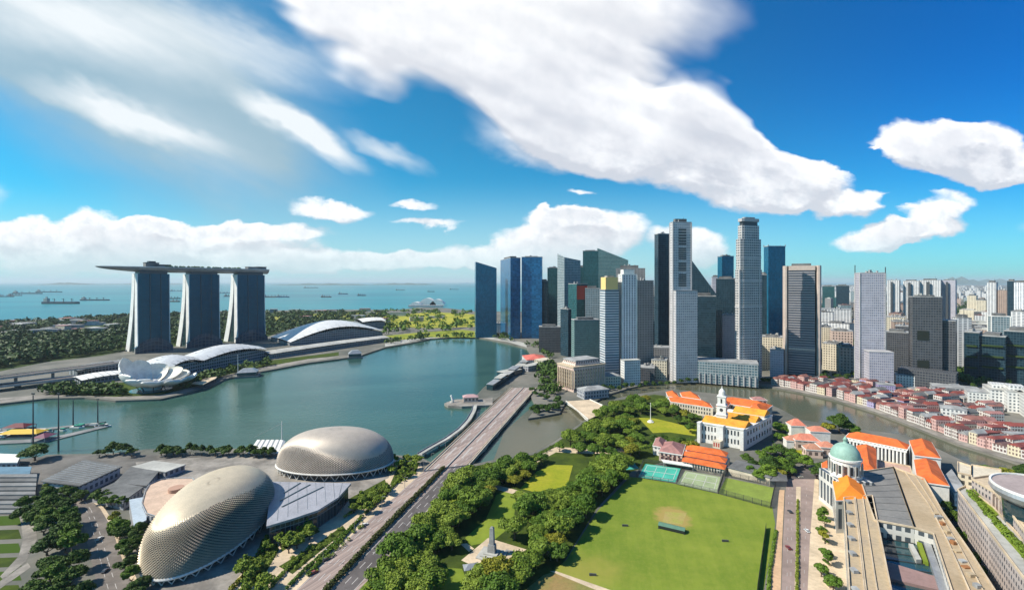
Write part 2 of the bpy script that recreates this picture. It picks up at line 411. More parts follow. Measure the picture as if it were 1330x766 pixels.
asph = mat('asphalt', (.11,.095,.095), .85, var=.25, scale=.03)
road_pink = mat('warm_asphalt', (.30,.225,.20), .85, var=.2, scale=.02)
white_paint = mat('white_paint', (.50,.47,.45), .7)
yellow_paint = mat('yellow_paint', (.6,.42,.08), .6)
conc = mat('concrete', (.42,.41,.38), .8, var=.2, scale=.04)
conc_d = mat('dark_concrete', (.20,.20,.20), .85, var=.25, scale=.05)
pave = mat('pale_paving', (.56,.44,.31), .85, var=.2, scale=.05)
pave_g = mat('grey_paving', (.25,.225,.20), .85, var=.4, scale=.05)
yard = mat('dark_yard', (.13,.12,.11), .88, var=.35, scale=.04)
cityground = mat('city_ground', (.085,.09,.075), .9, scale=.012, col2=(.20,.185,.16))
grass_m = mat('lawn', (.135,.20,.022), .95, scale=.022, col2=(.21,.26,.035), spec=.1)
def field_mat():
    m = bpy.data.materials.new('mown_field'); m.use_nodes = True; n = NT(m.node_tree); b = n.n['Principled BSDF']
    tc = n.add('ShaderNodeTexCoord').outputs['Object']
    c = n.mix(n.mapr(n.noise(tc, .022, 6, .65), .3, .7), rgb(.125,.185,.022), rgb(.20,.245,.035))
    s = n.add('ShaderNodeSeparateXYZ'); n.l.new(n.mapping(tc, rot=R(-12)), s.inputs[0])
    st = n.m('GREATER_THAN', n.m('FRACT', n.m('DIVIDE', s.outputs[0], 11.0)), .5)
    st2 = n.m('GREATER_THAN', n.m('FRACT', n.m('DIVIDE', s.outputs[1], 15.0)), .5)
    c = n.mix(n.m('MULTIPLY_ADD', st, .10, n.m('MULTIPLY', st2, .07)), c, rgb(.07,.13,.012))
    c = n.mix(n.mapr(n.noise(tc, .35, 4, .7), .4, .8, 0, .35), c, rgb(.26,.26,.06))
    q = P(874,672); d = n.vm('SUBTRACT', tc, (q[0], q[1], 0.0)); d = n.vm('MULTIPLY', n.mapping(d, rot=R(-10)), (.085,.062,0))
    L = n.m('ADD', n.vm('LENGTH', d, out=1), n.m('MULTIPLY_ADD', n.noise(tc, .2, 4, .6), .9, -.45))
    c = n.mix(n.mapr(L, 1.25, .7, 0, .85), c, rgb(.34,.24,.085))
    q = P(760,740); d = n.vm('MULTIPLY', n.vm('SUBTRACT', tc, (q[0], q[1], 0.0)), (.03,.05,0))
    c = n.mix(n.mapr(n.m('ADD', n.vm('LENGTH', d, out=1), n.noise(tc, .1, 4, .6)), 1.6, .6, 0, .5), c, rgb(.30,.25,.06))
    n.l.new(c, b.inputs['Base Color']); b.inputs['Roughness'].default_value = .95; b.inputs['Specular IOR Level'].default_value = .1
    return m
def road_mat():
    m = bpy.data.materials.new('streaked_road'); m.use_nodes = True; n = NT(m.node_tree); b = n.n['Principled BSDF']
    tc = n.add('ShaderNodeTexCoord').outputs['Object']; a, c_ = P(460,692), P(611,602)
    mp = n.mapping(tc, rot=math.atan2(c_[1]-a[1], c_[0]-a[0]), scale=(90,1,1))
    c = n.mix(n.mapr(n.noise(mp, .55, 4, .7), .35, .68), rgb(.20,.15,.135), rgb(.40,.30,.26))
    c = n.mix(n.mapr(n.noise(tc, .04, 5, .7), .35, .75, 0, .45), c, rgb(.22,.19,.18))
    n.l.new(c, b.inputs['Base Color']); b.inputs['Roughness'].default_value = .85
    return m
grass_y = mat('yellow_lawn', (.24,.27,.02), .95, scale=.04, col2=(.33,.31,.03), spec=.1)
soil = mat('bare_soil', (.30,.20,.085), .95, scale=.06, col2=(.20,.20,.06), spec=.1)
undergr = mat('dark_turf', (.035,.055,.012), .95, scale=.06, col2=(.07,.10,.015), spec=.1)  # turf of a darker green than the lawns
white = mat('white_wall', (.74,.72,.68), .65, var=.1, scale=.1)
cream = mat('cream_wall', (.62,.54,.42), .75, var=.15, scale=.08)
steel = mat('grey_metal', (.42,.43,.45), .4, .5, var=.15, scale=.1)
steel_d = mat('dark_metal', (.07,.075,.08), .45, .3)
glass_d = mat('dark_glass', (.015,.04,.05), .08, .0, spec=.8)
glass_t = mat('teal_glass', (.02,.12,.14), .15, .0, spec=.7)
ROOFG = mat('roof_grey', (.30,.30,.30), .85, var=.3, scale=.08)
ROOFD = mat('roof_dark', (.13,.13,.13), .85, var=.3, scale=.08)
win_d = mat('window_glass', (.03,.04,.05), .15, spec=.7)
orange = roof_tiles('orange_tiles', (.80,.16,.025))
yorange = roof_tiles('amber_tiles', (.85,.36,.03))
redroof = roof_tiles('red_tiles', (.30,.07,.055))
redroof2 = roof_tiles('brown_tiles', (.20,.11,.10))
brownroof = roof_tiles('faded_pink_tiles', (.42,.20,.18))
bark = mat('bark', (.10,.075,.05), .9)
# =====================================================  GROUND, WATER, ROADS
def struct(o): o['kind'] = 'structure'; return o
def sheet(name, pts, z, m, depth=0, px=True):
    poly = [P(x, y, z) for x, y in pts] if px else pts
    b = MB()
    if depth: b.prism(poly, z-depth, z)
    else:
        n = len(poly); ar = sum(poly[i][0]*poly[(i+1)%n][1]-poly[(i+1)%n][0]*poly[i][1] for i in range(n))
        b.face([(p[0], p[1], z) for p in (poly if ar > 0 else poly[::-1])])
    return struct(b.build(name, m))
sea_m = water('sea_water', (.005,.135,.175), (.012,.22,.245), .32, .0009, .30, .28)
bay_m = water('bay_water', (.026,.070,.055), (.05,.115,.092), .12, .005, .22, .45)
riv_m = water('river_water', (.105,.098,.062), (.075,.088,.055), .13, .01, .14, .4)
sheet('sea', [(-160000,100),(160000,100),(160000,160000),(-160000,160000)], -3.2, sea_m, px=False)
sheet('bay_water', [(-2300,150),(120,150),(120,1500),(-2300,1500)], -2.6, bay_m, px=False)
sheet('river_water', [(688,600),(640,600),(655,560),(700,520),(740,500),(1000,480),(1500,560),(1500,700),(1000,640),(700,640)], -2.4, riv_m)
# land in front of the bay and the river
near_land = [(-400,612),(20,606),(60,590),(150,588),(190,583),(330,582),(362,578),(372,585),(440,583),(505,590),(545,593),(560,600),(612,603),(640,597),(694,587),(722,572),(764,542),(783,532),(800,517),(830,511),(872,505),(930,511),(985,519),(1012,530),(1040,545),(1069,549),(1110,556),(1177,565),(1217,582),(1259,602),(1296,616),(1360,640),(1460,680),(1500,766)]
nl = [P(*q) for q in near_land] + [(420,60),(-420,60),(-900,180)]
sheet('near_ground', nl, 0, cityground, 4, px=False)
# land beyond: promenade, business district and the far city in one sheet
bank = [(1520,668),(1440,640),(1380,622),(1330,603),(1296,592),(1243,576),(1190,555),(1138,535),(1085,519),(1040,509),(1001,502),(960,497),(900,495),(850,497),(820,503),(790,512),(768,524),(764,536),(735,522),(727,536),(700,541),(686,543),(697,529),(689,513),(663,503),(640,522),(616,516),(628,503),(652,486),(676,469),(690,461),(684,452),(660,446),(638,441),(618,438),(596,437),(560,440),(530,446),(500,451),(470,461),(440,466),(400,471),(352,480),(318,486),(292,492),(272,502),(240,511),(208,518),(150,520),(110,516),(60,517),(0,524),(-200,540),(-500,560)]
coast = [(-600,440),(-200,424),(0,418),(60,414),(160,409),(260,404),(345,403),(440,402),(520,402),(545,399),(580,400),(616,404),(700,405)]
fl = [P(*q) for q in bank] + [P(*q) for q in coast] + [(400,2600),(1200,5500),(2500,14500),(6000,26000),(30000,26000),(30000,1000),(900,380)]
sheet('far_ground', fl, 0, cityground, 4, px=False)
# -- distant islands on the sea horizon
isl = MB()
for (x0,x1,D,h) in ((350,470,24000,70),(478,560,26000,80),(120,230,28000,60),(1235,1290,30000,420),(1275,1345,34000,330),(40,90,26000,110)):
    N = 14
    for k in range(N):
        xa = x0+(x1-x0)*k/N; xb = x0+(x1-x0)*(k+1)/N
        ha = h*math.sin(math.pi*k/N)**.6*(1+.3*math.sin(k*1.7)); hb = h*math.sin(math.pi*(k+1)/N)**.6*(1+.3*math.sin((k+1)*1.7)) if k+1 < N else 0
        a = V(xa, D); b = V(xb, D)
        isl.face([(a[0],a[1],-3),(b[0],b[1],-3),(b[0],b[1]+900,hb),(a[0],a[1]+900,ha)])
        isl.face([(a[0],a[1]+900,ha),(b[0],b[1]+900,hb),(b[0],b[1]+2500,-3),(a[0],a[1]+2500,-3)])
struct(isl.build('distant_hills', mat('hill_green', (.04,.08,.05), .9)))

# ground covers in the park and the padang
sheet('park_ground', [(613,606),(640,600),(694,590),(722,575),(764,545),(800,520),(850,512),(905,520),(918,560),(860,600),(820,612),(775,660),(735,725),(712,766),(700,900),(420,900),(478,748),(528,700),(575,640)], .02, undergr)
for k, (m_, z, pts) in enumerate((
    (grass_m, .05, [(645,642),(662,636),(670,650),(668,668),(655,690),(640,702),(612,708),(604,698),(630,676)]),
    (grass_y, .05, [(697,612),(718,603),(744,604),(737,630),(700,640),(676,634)]),
    (grass_m, .05, [(478,766),(500,742),(560,712),(568,722),(556,735),(600,738),(612,766),(590,800),(455,800)]),
    (grass_y, .05, [(829,542),(850,543),(872,548),(905,557),(903,566),(870,561),(848,562)]),
    (grass_m, .05, [(528,700),(560,668),(590,645),(600,650),(560,700),(480,766),(460,766)]),
    (grass_y, .05, [(1035,566),(1050,560),(1062,572),(1045,590),(1030,588)]))):
    sheet('lawn', pts, z, m_)
sheet('cricket_field', [(818,619),(832,620),(878,628),(931,640),(1003,658),(1007,680),(992,766),(985,900),(600,900),(690,766),(735,727),(777,662)], .06, field_mat())
sheet('field_margin', [(706,746),(716,743),(790,768),(850,800),(600,900),(640,800)], .09, soil)
sheet('field_path', [(714,741),(722,741),(800,768),(870,795),(850,797),(785,770)], .12, pave)
m_pitch = mat('worn_pitch', (.36,.27,.10), .95, scale=.1, col2=(.30,.30,.06))
sheet('cricket_pitch', [(864,664),(892,666),(886,681),(860,679)], .12, m_pitch)
sheet('plaza', [(599,727),(634,698),(684,713),(668,722),(648,733),(612,733)], .10, pave)
sheet('park_path', [(640,626),(648,630),(690,641),(712,646),(710,650),(684,646),(640,634)], .09, pave)
sheet('park_path', [(598,706),(606,705),(616,712),(609,716)], .09, pave)
sheet('river_promenade', [(694,594),(722,580),(790,584),(825,578),(826,583),(790,590),(722,587),(698,600)], .09, pave)
for k, (c, pts) in enumerate(((('teal_court', (.06,.40,.30)), [(838,602),(884,608),(877,626),(829,619)]), (('teal_court_small', (.05,.34,.28)), [(806,600),(822,599),(830,608),(812,610)]),
      (('pale_court', (.30,.36,.20)), [(890,611),(936,619),(931,639),(879,628)]), (('practice_turf', (.20,.26,.04)), [(943,620),(1005,633),(1000,657),(933,640)]))):
    sheet('sports_court', pts, .12, mat(c[0], c[1], .85, var=.15, scale=.08))
crt = MB()
for pts in ([(838,602),(884,608),(877,626),(829,619)], [(890,611),(936,619),(931,639),(879,628)]):
    q = [P(*p) for p in pts]
    def bl(s, t): return ((1-s)*(1-t)*q[0][0]+s*(1-t)*q[1][0]+s*t*q[2][0]+(1-s)*t*q[3][0], (1-s)*(1-t)*q[0][1]+s*(1-t)*q[1][1]+s*t*q[2][1]+(1-s)*t*q[3][1])
    for a in (.08,.36,.64,.92):
        crt.face([(*bl(a-.006,.1),.15),(*bl(a-.006,.9),.15),(*bl(a+.006,.9),.15),(*bl(a+.006,.1),.15)])
    for t in (.1,.5,.9):
        crt.face([(*bl(.08,t-.012),.15),(*bl(.92,t-.012),.15),(*bl(.92,t+.012),.15),(*bl(.08,t+.012),.15)])
struct(crt.build('court_lines', white_paint))
# -- esplanade surroundings
sheet('garden_ground', [(550,612),(546,600),(510,594),(505,620),(460,645),(400,672),(352,700),(300,760),(290,800),(365,800),(400,766),(470,690)], .03, pave)
for pts in ([(360,688),(400,676),(416,690),(392,700),(366,716)], [(452,648),(500,622),(505,640),(478,660),(456,660)], [(362,735),(420,700),(445,682),(450,688),(420,712),(380,745)], [(340,700),(358,692),(362,714),(336,760),(318,762)], [(520,598),(545,600),(540,614),(520,626),(506,630)]):
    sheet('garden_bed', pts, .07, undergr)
sheet('theatre_forecourt', [(176,600),(215,596),(330,590),(352,585),(512,594),(515,625),(455,650),(352,690),(300,766),(190,766),(168,700),(190,640)], .02, pave_g)
sheet('service_yard', [(-60,605),(60,592),(330,588),(350,600),(215,640),(170,660),(130,650),(-60,650)], .015, yard)
# waterfront promenades of the far shore
sheet('far_promenade', [(0,523),(60,515),(110,514),(150,518),(208,516),(240,509),(272,500),(292,490),(318,484),(352,478),(400,469),(440,464),(440,462),(400,466),(350,475),(292,487),(266,498),(236,506),(208,513),(150,515),(60,512),(0,517)], .05, pave_g)
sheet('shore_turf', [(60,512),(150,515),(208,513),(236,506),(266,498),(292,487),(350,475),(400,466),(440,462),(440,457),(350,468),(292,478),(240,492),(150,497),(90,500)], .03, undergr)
sheet('far_promenade', [(500,450),(560,439),(618,437),(660,444),(684,451),(684,446),(660,440),(620,433),(560,435),(500,446)], .05, conc)
wood_g = mat('woodland_floor', (.03,.055,.018), .95, scale=.02, col2=(.06,.085,.025), spec=.1)
sheet('garden_floor', [(-300,490),(0,482),(60,470),(130,462),(165,455),(340,440),(400,418),(500,416),(500,404),(345,405),(160,410),(60,416),(-300,430)], .04, wood_g)
for (pts, m_) in (([(500,436),(540,432),(600,428),(617,430),(617,438),(560,438),(520,441)], 'a'), ([(500,410),(560,405),(616,408),(617,424),(560,426),(500,424)], 'b'), ([(345,412),(420,407),(500,405),(500,412),(420,415),(360,420)], 'c')):
    sheet('field', pts, .06, {'a': mat('meadow_green', (.16,.22,.03), .95, scale=.02, col2=(.30,.30,.04), spec=.1), 'b': mat('meadow_gold', (.42,.38,.05), .95, scale=.012, col2=(.24,.27,.04), spec=.1), 'c': mat('meadow_olive', (.20,.24,.05), .95, scale=.015, col2=(.34,.31,.08), spec=.1)}[m_])
sheet('riverside_walk', [(1001,502),(1040,509),(1085,519),(1138,535),(1190,555),(1243,576),(1296,592),(1330,603),(1330,598),(1296,587),(1243,571),(1190,550),(1138,531),(1085,516),(1040,506),(1004,499)], .06, pave_g)

# ---------------- big road to the bridge
def lerp(a, b, t): return (a[0]+(b[0]-a[0])*t, a[1]+(b[1]-a[1])*t)
RL = [P(663,503,1.5), P(550,610,1.5), (P(460,692)[0], P(460,692)[1]), (P(385,766)[0], P(385,766)[1]), P(270,880)]
RR = [P(697,503,1.5), P(611,602,1.5), (P(528,699)[0], P(528,699)[1]), (P(466,766)[0], P(466,766)[1]), P(372,880)]
def strip(name, A, B, t0, t1, z, m_, kind=True):
    b = MB()
    for i in range(len(A)-1):
        a0, a1 = lerp(A[i], B[i], t0), lerp(A[i], B[i], t1); b0, b1 = lerp(A[i+1], B[i+1], t0), lerp(A[i+1], B[i+1], t1)
        b.face([(*b0, z), (*b1, z), (*a1, z), (*a0, z)])
    return struct(b.build(name, m_)) if kind else b
ROADM = road_mat()
strip('road', RL[1:], RR[1:], 0, 1, .10, ROADM)
strip('road', RL[1:], RR[1:], .56, .93, .13, asph)
mk = MB()
def dashes(A, B, t, z, w=.25, dash=6, gap=8, solid=False, mb=mk):
    pts = [lerp(A[i], B[i], t) for i in range(len(A))]
    for p, q in zip(pts, pts[1:]):
        L = math.hypot(q[0]-p[0], q[1]-p[1]); d = ((q[0]-p[0])/L, (q[1]-p[1])/L); nx, ny = -d[1]*w/2, d[0]*w/2; s = 0
        while s < L:
            e = min(L, s+(L if solid else dash))
            a = (p[0]+d[0]*s, p[1]+d[1]*s); c = (p[0]+d[0]*e, p[1]+d[1]*e)
            mb.face([(a[0]-nx,a[1]-ny,z),(a[0]+nx,a[1]+ny,z),(c[0]+nx,c[1]+ny,z),(c[0]-nx,c[1]-ny,z)][::-1])
            s = e+gap
for t in (.10,.20,.30,.68,.80): dashes(RL[1:], RR[1:], t, .16, .35)
for t in (.02,.40,.58,.925): dashes(RL[1:], RR[1:], t, .16, .3, solid=True)
# road beside the padang
SL = [P(1020,622), P(1012,700), P(1000,766), P(985,900)]; 
def pxstrip(name, rows, z, m_):
    """rows: (y, x0, x1)"""
    b = MB()
    for (y0,a0,a1),(y1,c0,c1) in zip(rows, rows[1:]):
        p = [P(c0,y1), P(c1,y1), P(a1,y0), P(a0,y0)]
        b.face([(*q, z) for q in p])
    return struct(b.build(name, m_))
pxstrip('footpath', [(636,1012,1019),(700,1007,1016),(766,999,1014),(900,985,1008)], .14, mat('pink_path', (.55,.36,.22), .85, var=.15))
pxstrip('road', [(612,1024,1072),(640,1020,1058),(700,1017,1052),(766,1015,1049),(900,1008,1046)], .10, road_pink)
pxstrip('traffic_island', [(632,1034,1040),(700,1034,1039),(766,1032,1038),(900,1030,1037)], .20, pave)
pxstrip('footpath', [(622,1058,1090),(700,1052,1098),(766,1049,1104),(900,1046,1118)], .14, pave)
pxstrip('road', [(606,940,1085),(622,1000,1085)], .13, asph)
for rows in ([(625,1024.5,1025),(766,1022,1022.6)], [(625,1029,1029.5),(766,1027,1027.6)], [(625,1048,1048.5),(766,1044,1044.6)]):
    (y0,a0,a1),(y1,c0,c1) = rows
    A = [P(a0,y0), P(c0,y1)]; dashes(A, A, 0, .16, .15, dash=4, gap=10)
# curved road in the lower left corner
pxstrip('road', [(651,98,120),(660,103,130),(680,108,142),(700,112,150),(730,119,160),(766,128,175),(900,150,215)], .10, mat('lane_grey', (.17,.145,.13), .85, var=.3, scale=.05))
pxstrip('footpath', [(651,120,125),(660,130,136),(680,142,149),(700,150,157),(730,160,168),(766,175,184),(900,215,230)], .14, pave)
A = [P(110,651), P(118,662), P(126,680), P(132,700), P(141,730), P(152,766), P(180,900)]; dashes(A, A, 0, .16, .25)
A2 = [P(112,662), P(119,680), P(123,700), P(131,730), P(141,766), P(166,900)]; dashes(A2, A2, 0, .16, .2)
pxstrip('road', [(640,-60,60),(652,-60,100),(668,-60,105)], .06, asph)
struct(mk.build('lane_markings', white_paint))
# lower left terraces: lawn strips with white paths
for k in range(6):
    y = 672+k*18
    sheet('lawn_terrace', [(-60,y),(24-k*0,y-3),(28,y+9),(-60,y+13)], .07, undergr if k%2 else mat('dim_lawn', (.05,.09,.012), .95, spec=.1))
sheet('footpath', [(26,672),(46,668),(48,700),(34,728),(4,752),(0,748),(24,722),(30,700)], .10, pave_g)
sheet('footpath', [(0,754),(36,730),(40,736),(0,764)], .10, pave_g)

# ---------------- harbour bridge (deck on piers over the bay)
br = thing('road_bridge', 'long straight concrete road bridge with pinkish lanes crossing the water', 'bridge', (*lerp(RL[0], RR[1], .5), 0))
def band(A, B, t0, t1, z0, z1):
    b = MB()
    q = [lerp(A[1], B[1], t0), lerp(A[1], B[1], t1), lerp(A[0], B[0], t1), lerp(A[0], B[0], t0)]
    return b.prism(q, z0, z1, bottom=True)
band(RL, RR, 0, 1, -.6, 1.0).build('deck', conc, br)
strip('roadway', RL[:2], RR[:2], .07, .93, 1.03, road_pink, kind=False).build('roadway', ROADM, br)
band(RL, RR, .475, .50, 1.03, 1.9).build('median_barrier', conc, br)
band(RL, RR, .0, .012, 1.0, 2.0).build('parapet', pave, br); band(RL, RR, .988, 1.0, 1.0, 2.0).build('parapet', pave, br)
band(RL, RR, .065, .08, 1.0, 1.5).build('kerb', pave, br); band(RL, RR, .92, .935, 1.0, 1.5).build('kerb', pave, br)
bm_ = MB()
for t in (.16,.26,.36,.59,.69,.79): dashes(RL[:2], RR[:2], t, 1.06, .4, mb=bm_)
for t in (.22,.64): dashes(RL[:2], RR[:2], t, 1.055, 1.6, dash=30, gap=14, mb=bm_)
bm_.build('lane_lines', mat('worn_paint', (.42,.38,.36), .7), br)
for k in range(1, 7):
    a = lerp(RL[0], RL[1], k/7); b_ = lerp(RR[0], RR[1], k/7)
    pr = MB(); pr.prism([(a[0],a[1]-2),(b_[0],b_[1]-2),(b_[0],b_[1]+2),(a[0],a[1]+2)], -4, -.6)
    pr.build('pier', conc_d, br)
# arched underside skirts
for A, t in ((RL,0),(RR,1)):
    sk = MB()
    for k in range(7):
        for j in range(8):
            s0 = (k+j/8)/7; s1 = (k+(j+1)/8)/7; h0 = 1.8*(abs(2*j/8-1))**2; h1 = 1.8*(abs(2*(j+1)/8-1))**2
            a = lerp(A[0], A[1], s0); c = lerp(A[0], A[1], s1); o = .25 if t else -.25
            sk.face([(a[0]+o,a[1],-.6-h0),(c[0]+o,c[1],-.6-h1),(c[0]+o,c[1],1.2),(a[0]+o,a[1],1.2)])
    sk.build('side_girder', pave, br)
# curved footbridge beside it
fb = thing('foot_bridge', 'curved pale pedestrian bridge bending across the water beside the road bridge', 'bridge', (*P(580,566), 0))
fpts = [P(545,590,1), P(560,581,1), P(580,570,1), P(598,557,1), P(609,545,1), P(615,534,1), P(617,526,1)]
fp2 = []
for i in range(len(fpts)-1):
    for t in (0,.5): fp2.append(lerp(fpts[i], fpts[i+1], t))
fp2.append(fpts[-1])
def ribbon(pts, w, z0, z1, off=0):
    b = MB(); L = []; Rr = []
    for i, p in enumerate(pts):
        q0 = pts[max(i-1,0)]; q1 = pts[min(i+1,len(pts)-1)]; d = math.hypot(q1[0]-q0[0], q1[1]-q0[1]); nx, ny = -(q1[1]-q0[1])/d, (q1[0]-q0[0])/d
        L.append((p[0]+nx*(off+w/2), p[1]+ny*(off+w/2))); Rr.append((p[0]+nx*(off-w/2), p[1]+ny*(off-w/2)))
    for i in range(len(pts)-1):
        a, b1, c, d = Rr[i], Rr[i+1], L[i+1], L[i]
        b.face([(*a,z1),(*b1,z1),(*c,z1),(*d,z1)]); b.face([(*d,z0),(*c,z0),(*b1,z0),(*a,z0)])
        b.face([(*a,z0),(*b1,z0),(*b1,z1),(*a,z1)]); b.face([(*c,z0),(*d,z0),(*d,z1),(*c,z1)])
    for e, k in ((0,1),(-1,-1)):
        a, d = Rr[e], L[e]; b.face([(*a,z0),(*a,z1),(*d,z1),(*d,z0)][::k])
    return b
ribbon(fp2, 6, .2, 1.1).build('deck', conc, fb)
ribbon(fp2, .25, 1.1, 2.2, 2.9).build('railing', steel, fb); ribbon(fp2, .25, 1.1, 2.2, -2.9).build('railing', steel, fb)
for p in fp2[1:-1:2]: MB().lathe((p[0],p[1],-4), [(.9,0),(.9,4.2)], 8).build('pier', conc_d, fb)
# low arch bridge upstream
ab = thing('arch_bridge', 'short pale stone bridge with a low arch over the river mouth', 'bridge', (*P(752,530), 0))
a0, a1 = P(735,521,2), P(764,545,2); b0, b1 = P(766,519,2), P(792,531,2)
d = MB(); d.prism([a0,a1,b1,b0], .8, 2.2, bottom=True).build('deck', pave, ab)
for (p, q) in ((a0,a1),(b0,b1)):
    MB().bar((*p,2.7), (*q,2.7), .6, 1.0).build('parapet', white, ab)
    g = MB()
    for j in range(10):
        s0, s1 = j/10, (j+1)/10; h0 = 2.6*(abs(2*s0-1))**2; h1 = 2.6*(abs(2*s1-1))**2
        c, e = lerp(p,q,s0), lerp(p,q,s1); g.face([(*c,.8-h0),(*e,.8-h1),(*e,1.6),(*c,1.6)])
    g.build('arch_rib', white, ab)
# bridges at the left edge of the bay
def far_bridge(label, a, b_, w, z, railm):
    T = thing('viaduct', label, 'bridge', (*lerp(a,b_,.5), 0)); pts = [lerp(a,b_,k/6) for k in range(7)]
    ribbon(pts, w, z-2, z).build('deck', conc, T); ribbon(pts, w-5, z, z+.1).build('roadway', asph, T)
    ribbon(pts, .5, z, z+1.3, w/2-.3).build('parapet', railm, T); ribbon(pts, .5, z, z+1.3, -w/2+.3).build('parapet', railm, T)
    for p in pts[1:-1]: MB().lathe((*p,-4), [(2,0),(2,z+2)], 8).build('pier', conc_d, T)
far_bridge('wide low grey road bridge over the water at the left edge', P(-160,518,8), P(100,489,8), 26, 8, conc)
far_bridge('elevated expressway along the dark wood at the left edge', P(-160,510,18), P(152,471,18), 24, 18, pave)
# =====================================================  THREE HOTEL TOWERS AND THE SKY DECK
AX = (.56, .83); NX = (-.83, .56)      # along the row, and away to the left of it
O1 = (-864, 1065)
def on(s, w, z=0): return (O1[0]+AX[0]*s+NX[0]*w, O1[1]+AX[1]*s+NX[1]*w, z)
f_mbs = facade('hotel_glass', (.003,.035,.05), (.012,.10,.15), 3.6, 9, .26, .06, gr=.24, var=.12, spec=.2, metal=.55)
f_white = mat('white_cladding', (.78,.77,.75), .5, var=.08, scale=.05)
TOPZ = 184
for s0, wd, lab in ((0,63,'dark glass hotel tower nearest the lotus building, first under the long roof deck'), (104,70,'dark glass hotel tower in the middle of the three under the long roof deck'), (218,74,'dark glass hotel tower at the far end under the long roof deck, beside the mall')):
    T = thing('hotel_tower', lab, 'tower', on(s0+wd/2, 20), 'towers carrying the boat shaped deck')
    N = 14
    def prof(t):  # east leg curves outward toward the ground: inner and outer edge
        return 16+ 34*(1-t)**2.0, 32+ 42*(1-t)**1.8
    # west slab (facing the bay), slightly curved
    b = MB()
    for k in range(N):
        t0, t1 = k/N, (k+1)/N; z0, z1 = TOPZ*t0, TOPZ*t1; c0 = -4*(1-t0)**2; c1 = -4*(1-t1)**2
        b.face([on(s0,c0,z0), on(s0+wd,c0,z0), on(s0+wd,c1,z1), on(s0,c1,z1)], [(0,z0),(wd,z0),(wd,z1),(0,z1)])
    b.build('glass_front', f_mbs, T)
    b = MB()
    for k in range(N):
        t0, t1 = k/N, (k+1)/N; z0, z1 = TOPZ*t0, TOPZ*t1; c0 = -4*(1-t0)**2; c1 = -4*(1-t1)**2
        for s in (s0-.6, s0+wd+.6):
            q = [on(s,c0-1,z0), on(s,14,z0), on(s,14,z1), on(s,c1-1,z1)]
            b.face(q if s > s0 else q[::-1])
        b.face([on(s0+wd,14,z0), on(s0,14,z0), on(s0,14,z1), on(s0+wd,14,z1)])
        for s, ds in ((s0-.6,1.6),(s0+wd-1,1.6)):
            b.face([on(s,c0-1,z0), on(s+ds,c0-1,z0), on(s+ds,c1-1,z1), on(s,c1-1,z1)])
    b.build('end_wall', f_white, T)
    b = MB()
    for k in range(N):
        t0, t1 = k/N, (k+1)/N; z0, z1 = TOPZ*t0, TOPZ*t1; i0, o0 = prof(t0); i1, o1 = prof(t1)
        for s in (s0-.6, s0+wd+.6):
            q = [on(s,i0,z0), on(s,o0,z0), on(s,o1,z1), on(s,i1,z1)]
            b.face(q if s > s0 else q[::-1])
        b.face([on(s0+wd,o0,z0), on(s0,o0,z0), on(s0,o1,z1), on(s0+wd,o1,z1)]); b.face([on(s0,i0,z0), on(s0+wd,i0,z0), on(s0+wd,i1,z1), on(s0,i1,z1)])
    b.build('leaning_leg', f_white, T)
    for s in (s0+1.5, s0+wd-1.5):   # dark glazed gap between the legs
        b = MB()
        for k in range(N):
            t0, t1 = k/N, (k+1)/N; z0, z1 = TOPZ*t0, TOPZ*t1; i0 = prof(t0)[0]; i1 = prof(t1)[0]
            b.face([on(s,14,z0), on(s,i0,z0), on(s,i1,z1), on(s,14,z1)])
        b.build('atrium_glass', glass_d, T)
    for f in (.38, .72):
        MB().bar(on(s0+wd*f,-4.9,0), on(s0+wd*f,-1.3,TOPZ), .7, 1.0).build('fin', steel_d, T)
    b = MB(); q = [on(s0+4,0)[:2], on(s0+wd-4,0)[:2], on(s0+wd-4,28)[:2], on(s0+4,28)[:2]]; b.prism(q, TOPZ, 191); b.build('neck', steel_d, T)
    # low glass hall in front
    g = MB(); K = 10
    for k in range(K):
        a0, a1 = math.pi*k/K, math.pi*(k+1)/K
        for wv in (0,):
            p = [on(s0-6+(wd+12)*(k/K), -6, 0), on(s0-6+(wd+12)*((k+1)/K), -6, 0), on(s0-6+(wd+12)*((k+1)/K), -6, 12+22*math.sin(a1)), on(s0-6+(wd+12)*(k/K), -6, 12+22*math.sin(a0))]
            g.face(p, [(k*6,0),(k*6+6,0),(k*6+6,20),(k*6,20)])
            r = [p[3], p[2], (p[2][0]+NX[0]*8, p[2][1]+NX[1]*8, p[2][2]), (p[3][0]+NX[0]*8, p[3][1]+NX[1]*8, p[3][2])]; g.face(r)
    g.build('entrance_hall', facade('hall_glass_%d' % s0, (.10,.13,.15), (.02,.05,.07), 5, 6, .15, .12), T)
SK = thing('roof_deck', 'long boat shaped deck laid across the three dark hotel towers', 'sky deck', on(150,14,184))
S0, S1 = -69, 308; NN = 60; W0 = 13
hull = MB(); top = MB(); rim = MB()
def hw(s):
    t = (s-S0)/(S1-S0)
    return 19.5*(min(1, t/.34)**.55)*(min(1, (1-t)/.05+.55)**.5 if t > .93 else 1)
rings = []
for k in range(NN+1):
    s = S0+(S1-S0)*k/NN; h = max(.3, hw(s)); bend = 6*((s-117)/200)**2
    t = (s-S0)/(S1-S0); dep = 11*min(1, t/.22)**.6+.8
    rings.append([on(s, W0+bend+h*math.cos(a), 199-dep*math.sin(a)) for a in [math.pi*j/10 for j in range(11)]])
for a, b_ in zip(rings, rings[1:]):
    for j in range(10): hull.face([a[j], b_[j], b_[j+1], a[j+1]])
    top.face([a[0], a[10], b_[10], b_[0]])
hull.face(rings[-1][::-1]); hull.build('hull', mat('deck_hull', (.30,.30,.31), .45, .3, var=.15, scale=.05), SK, smooth=True)
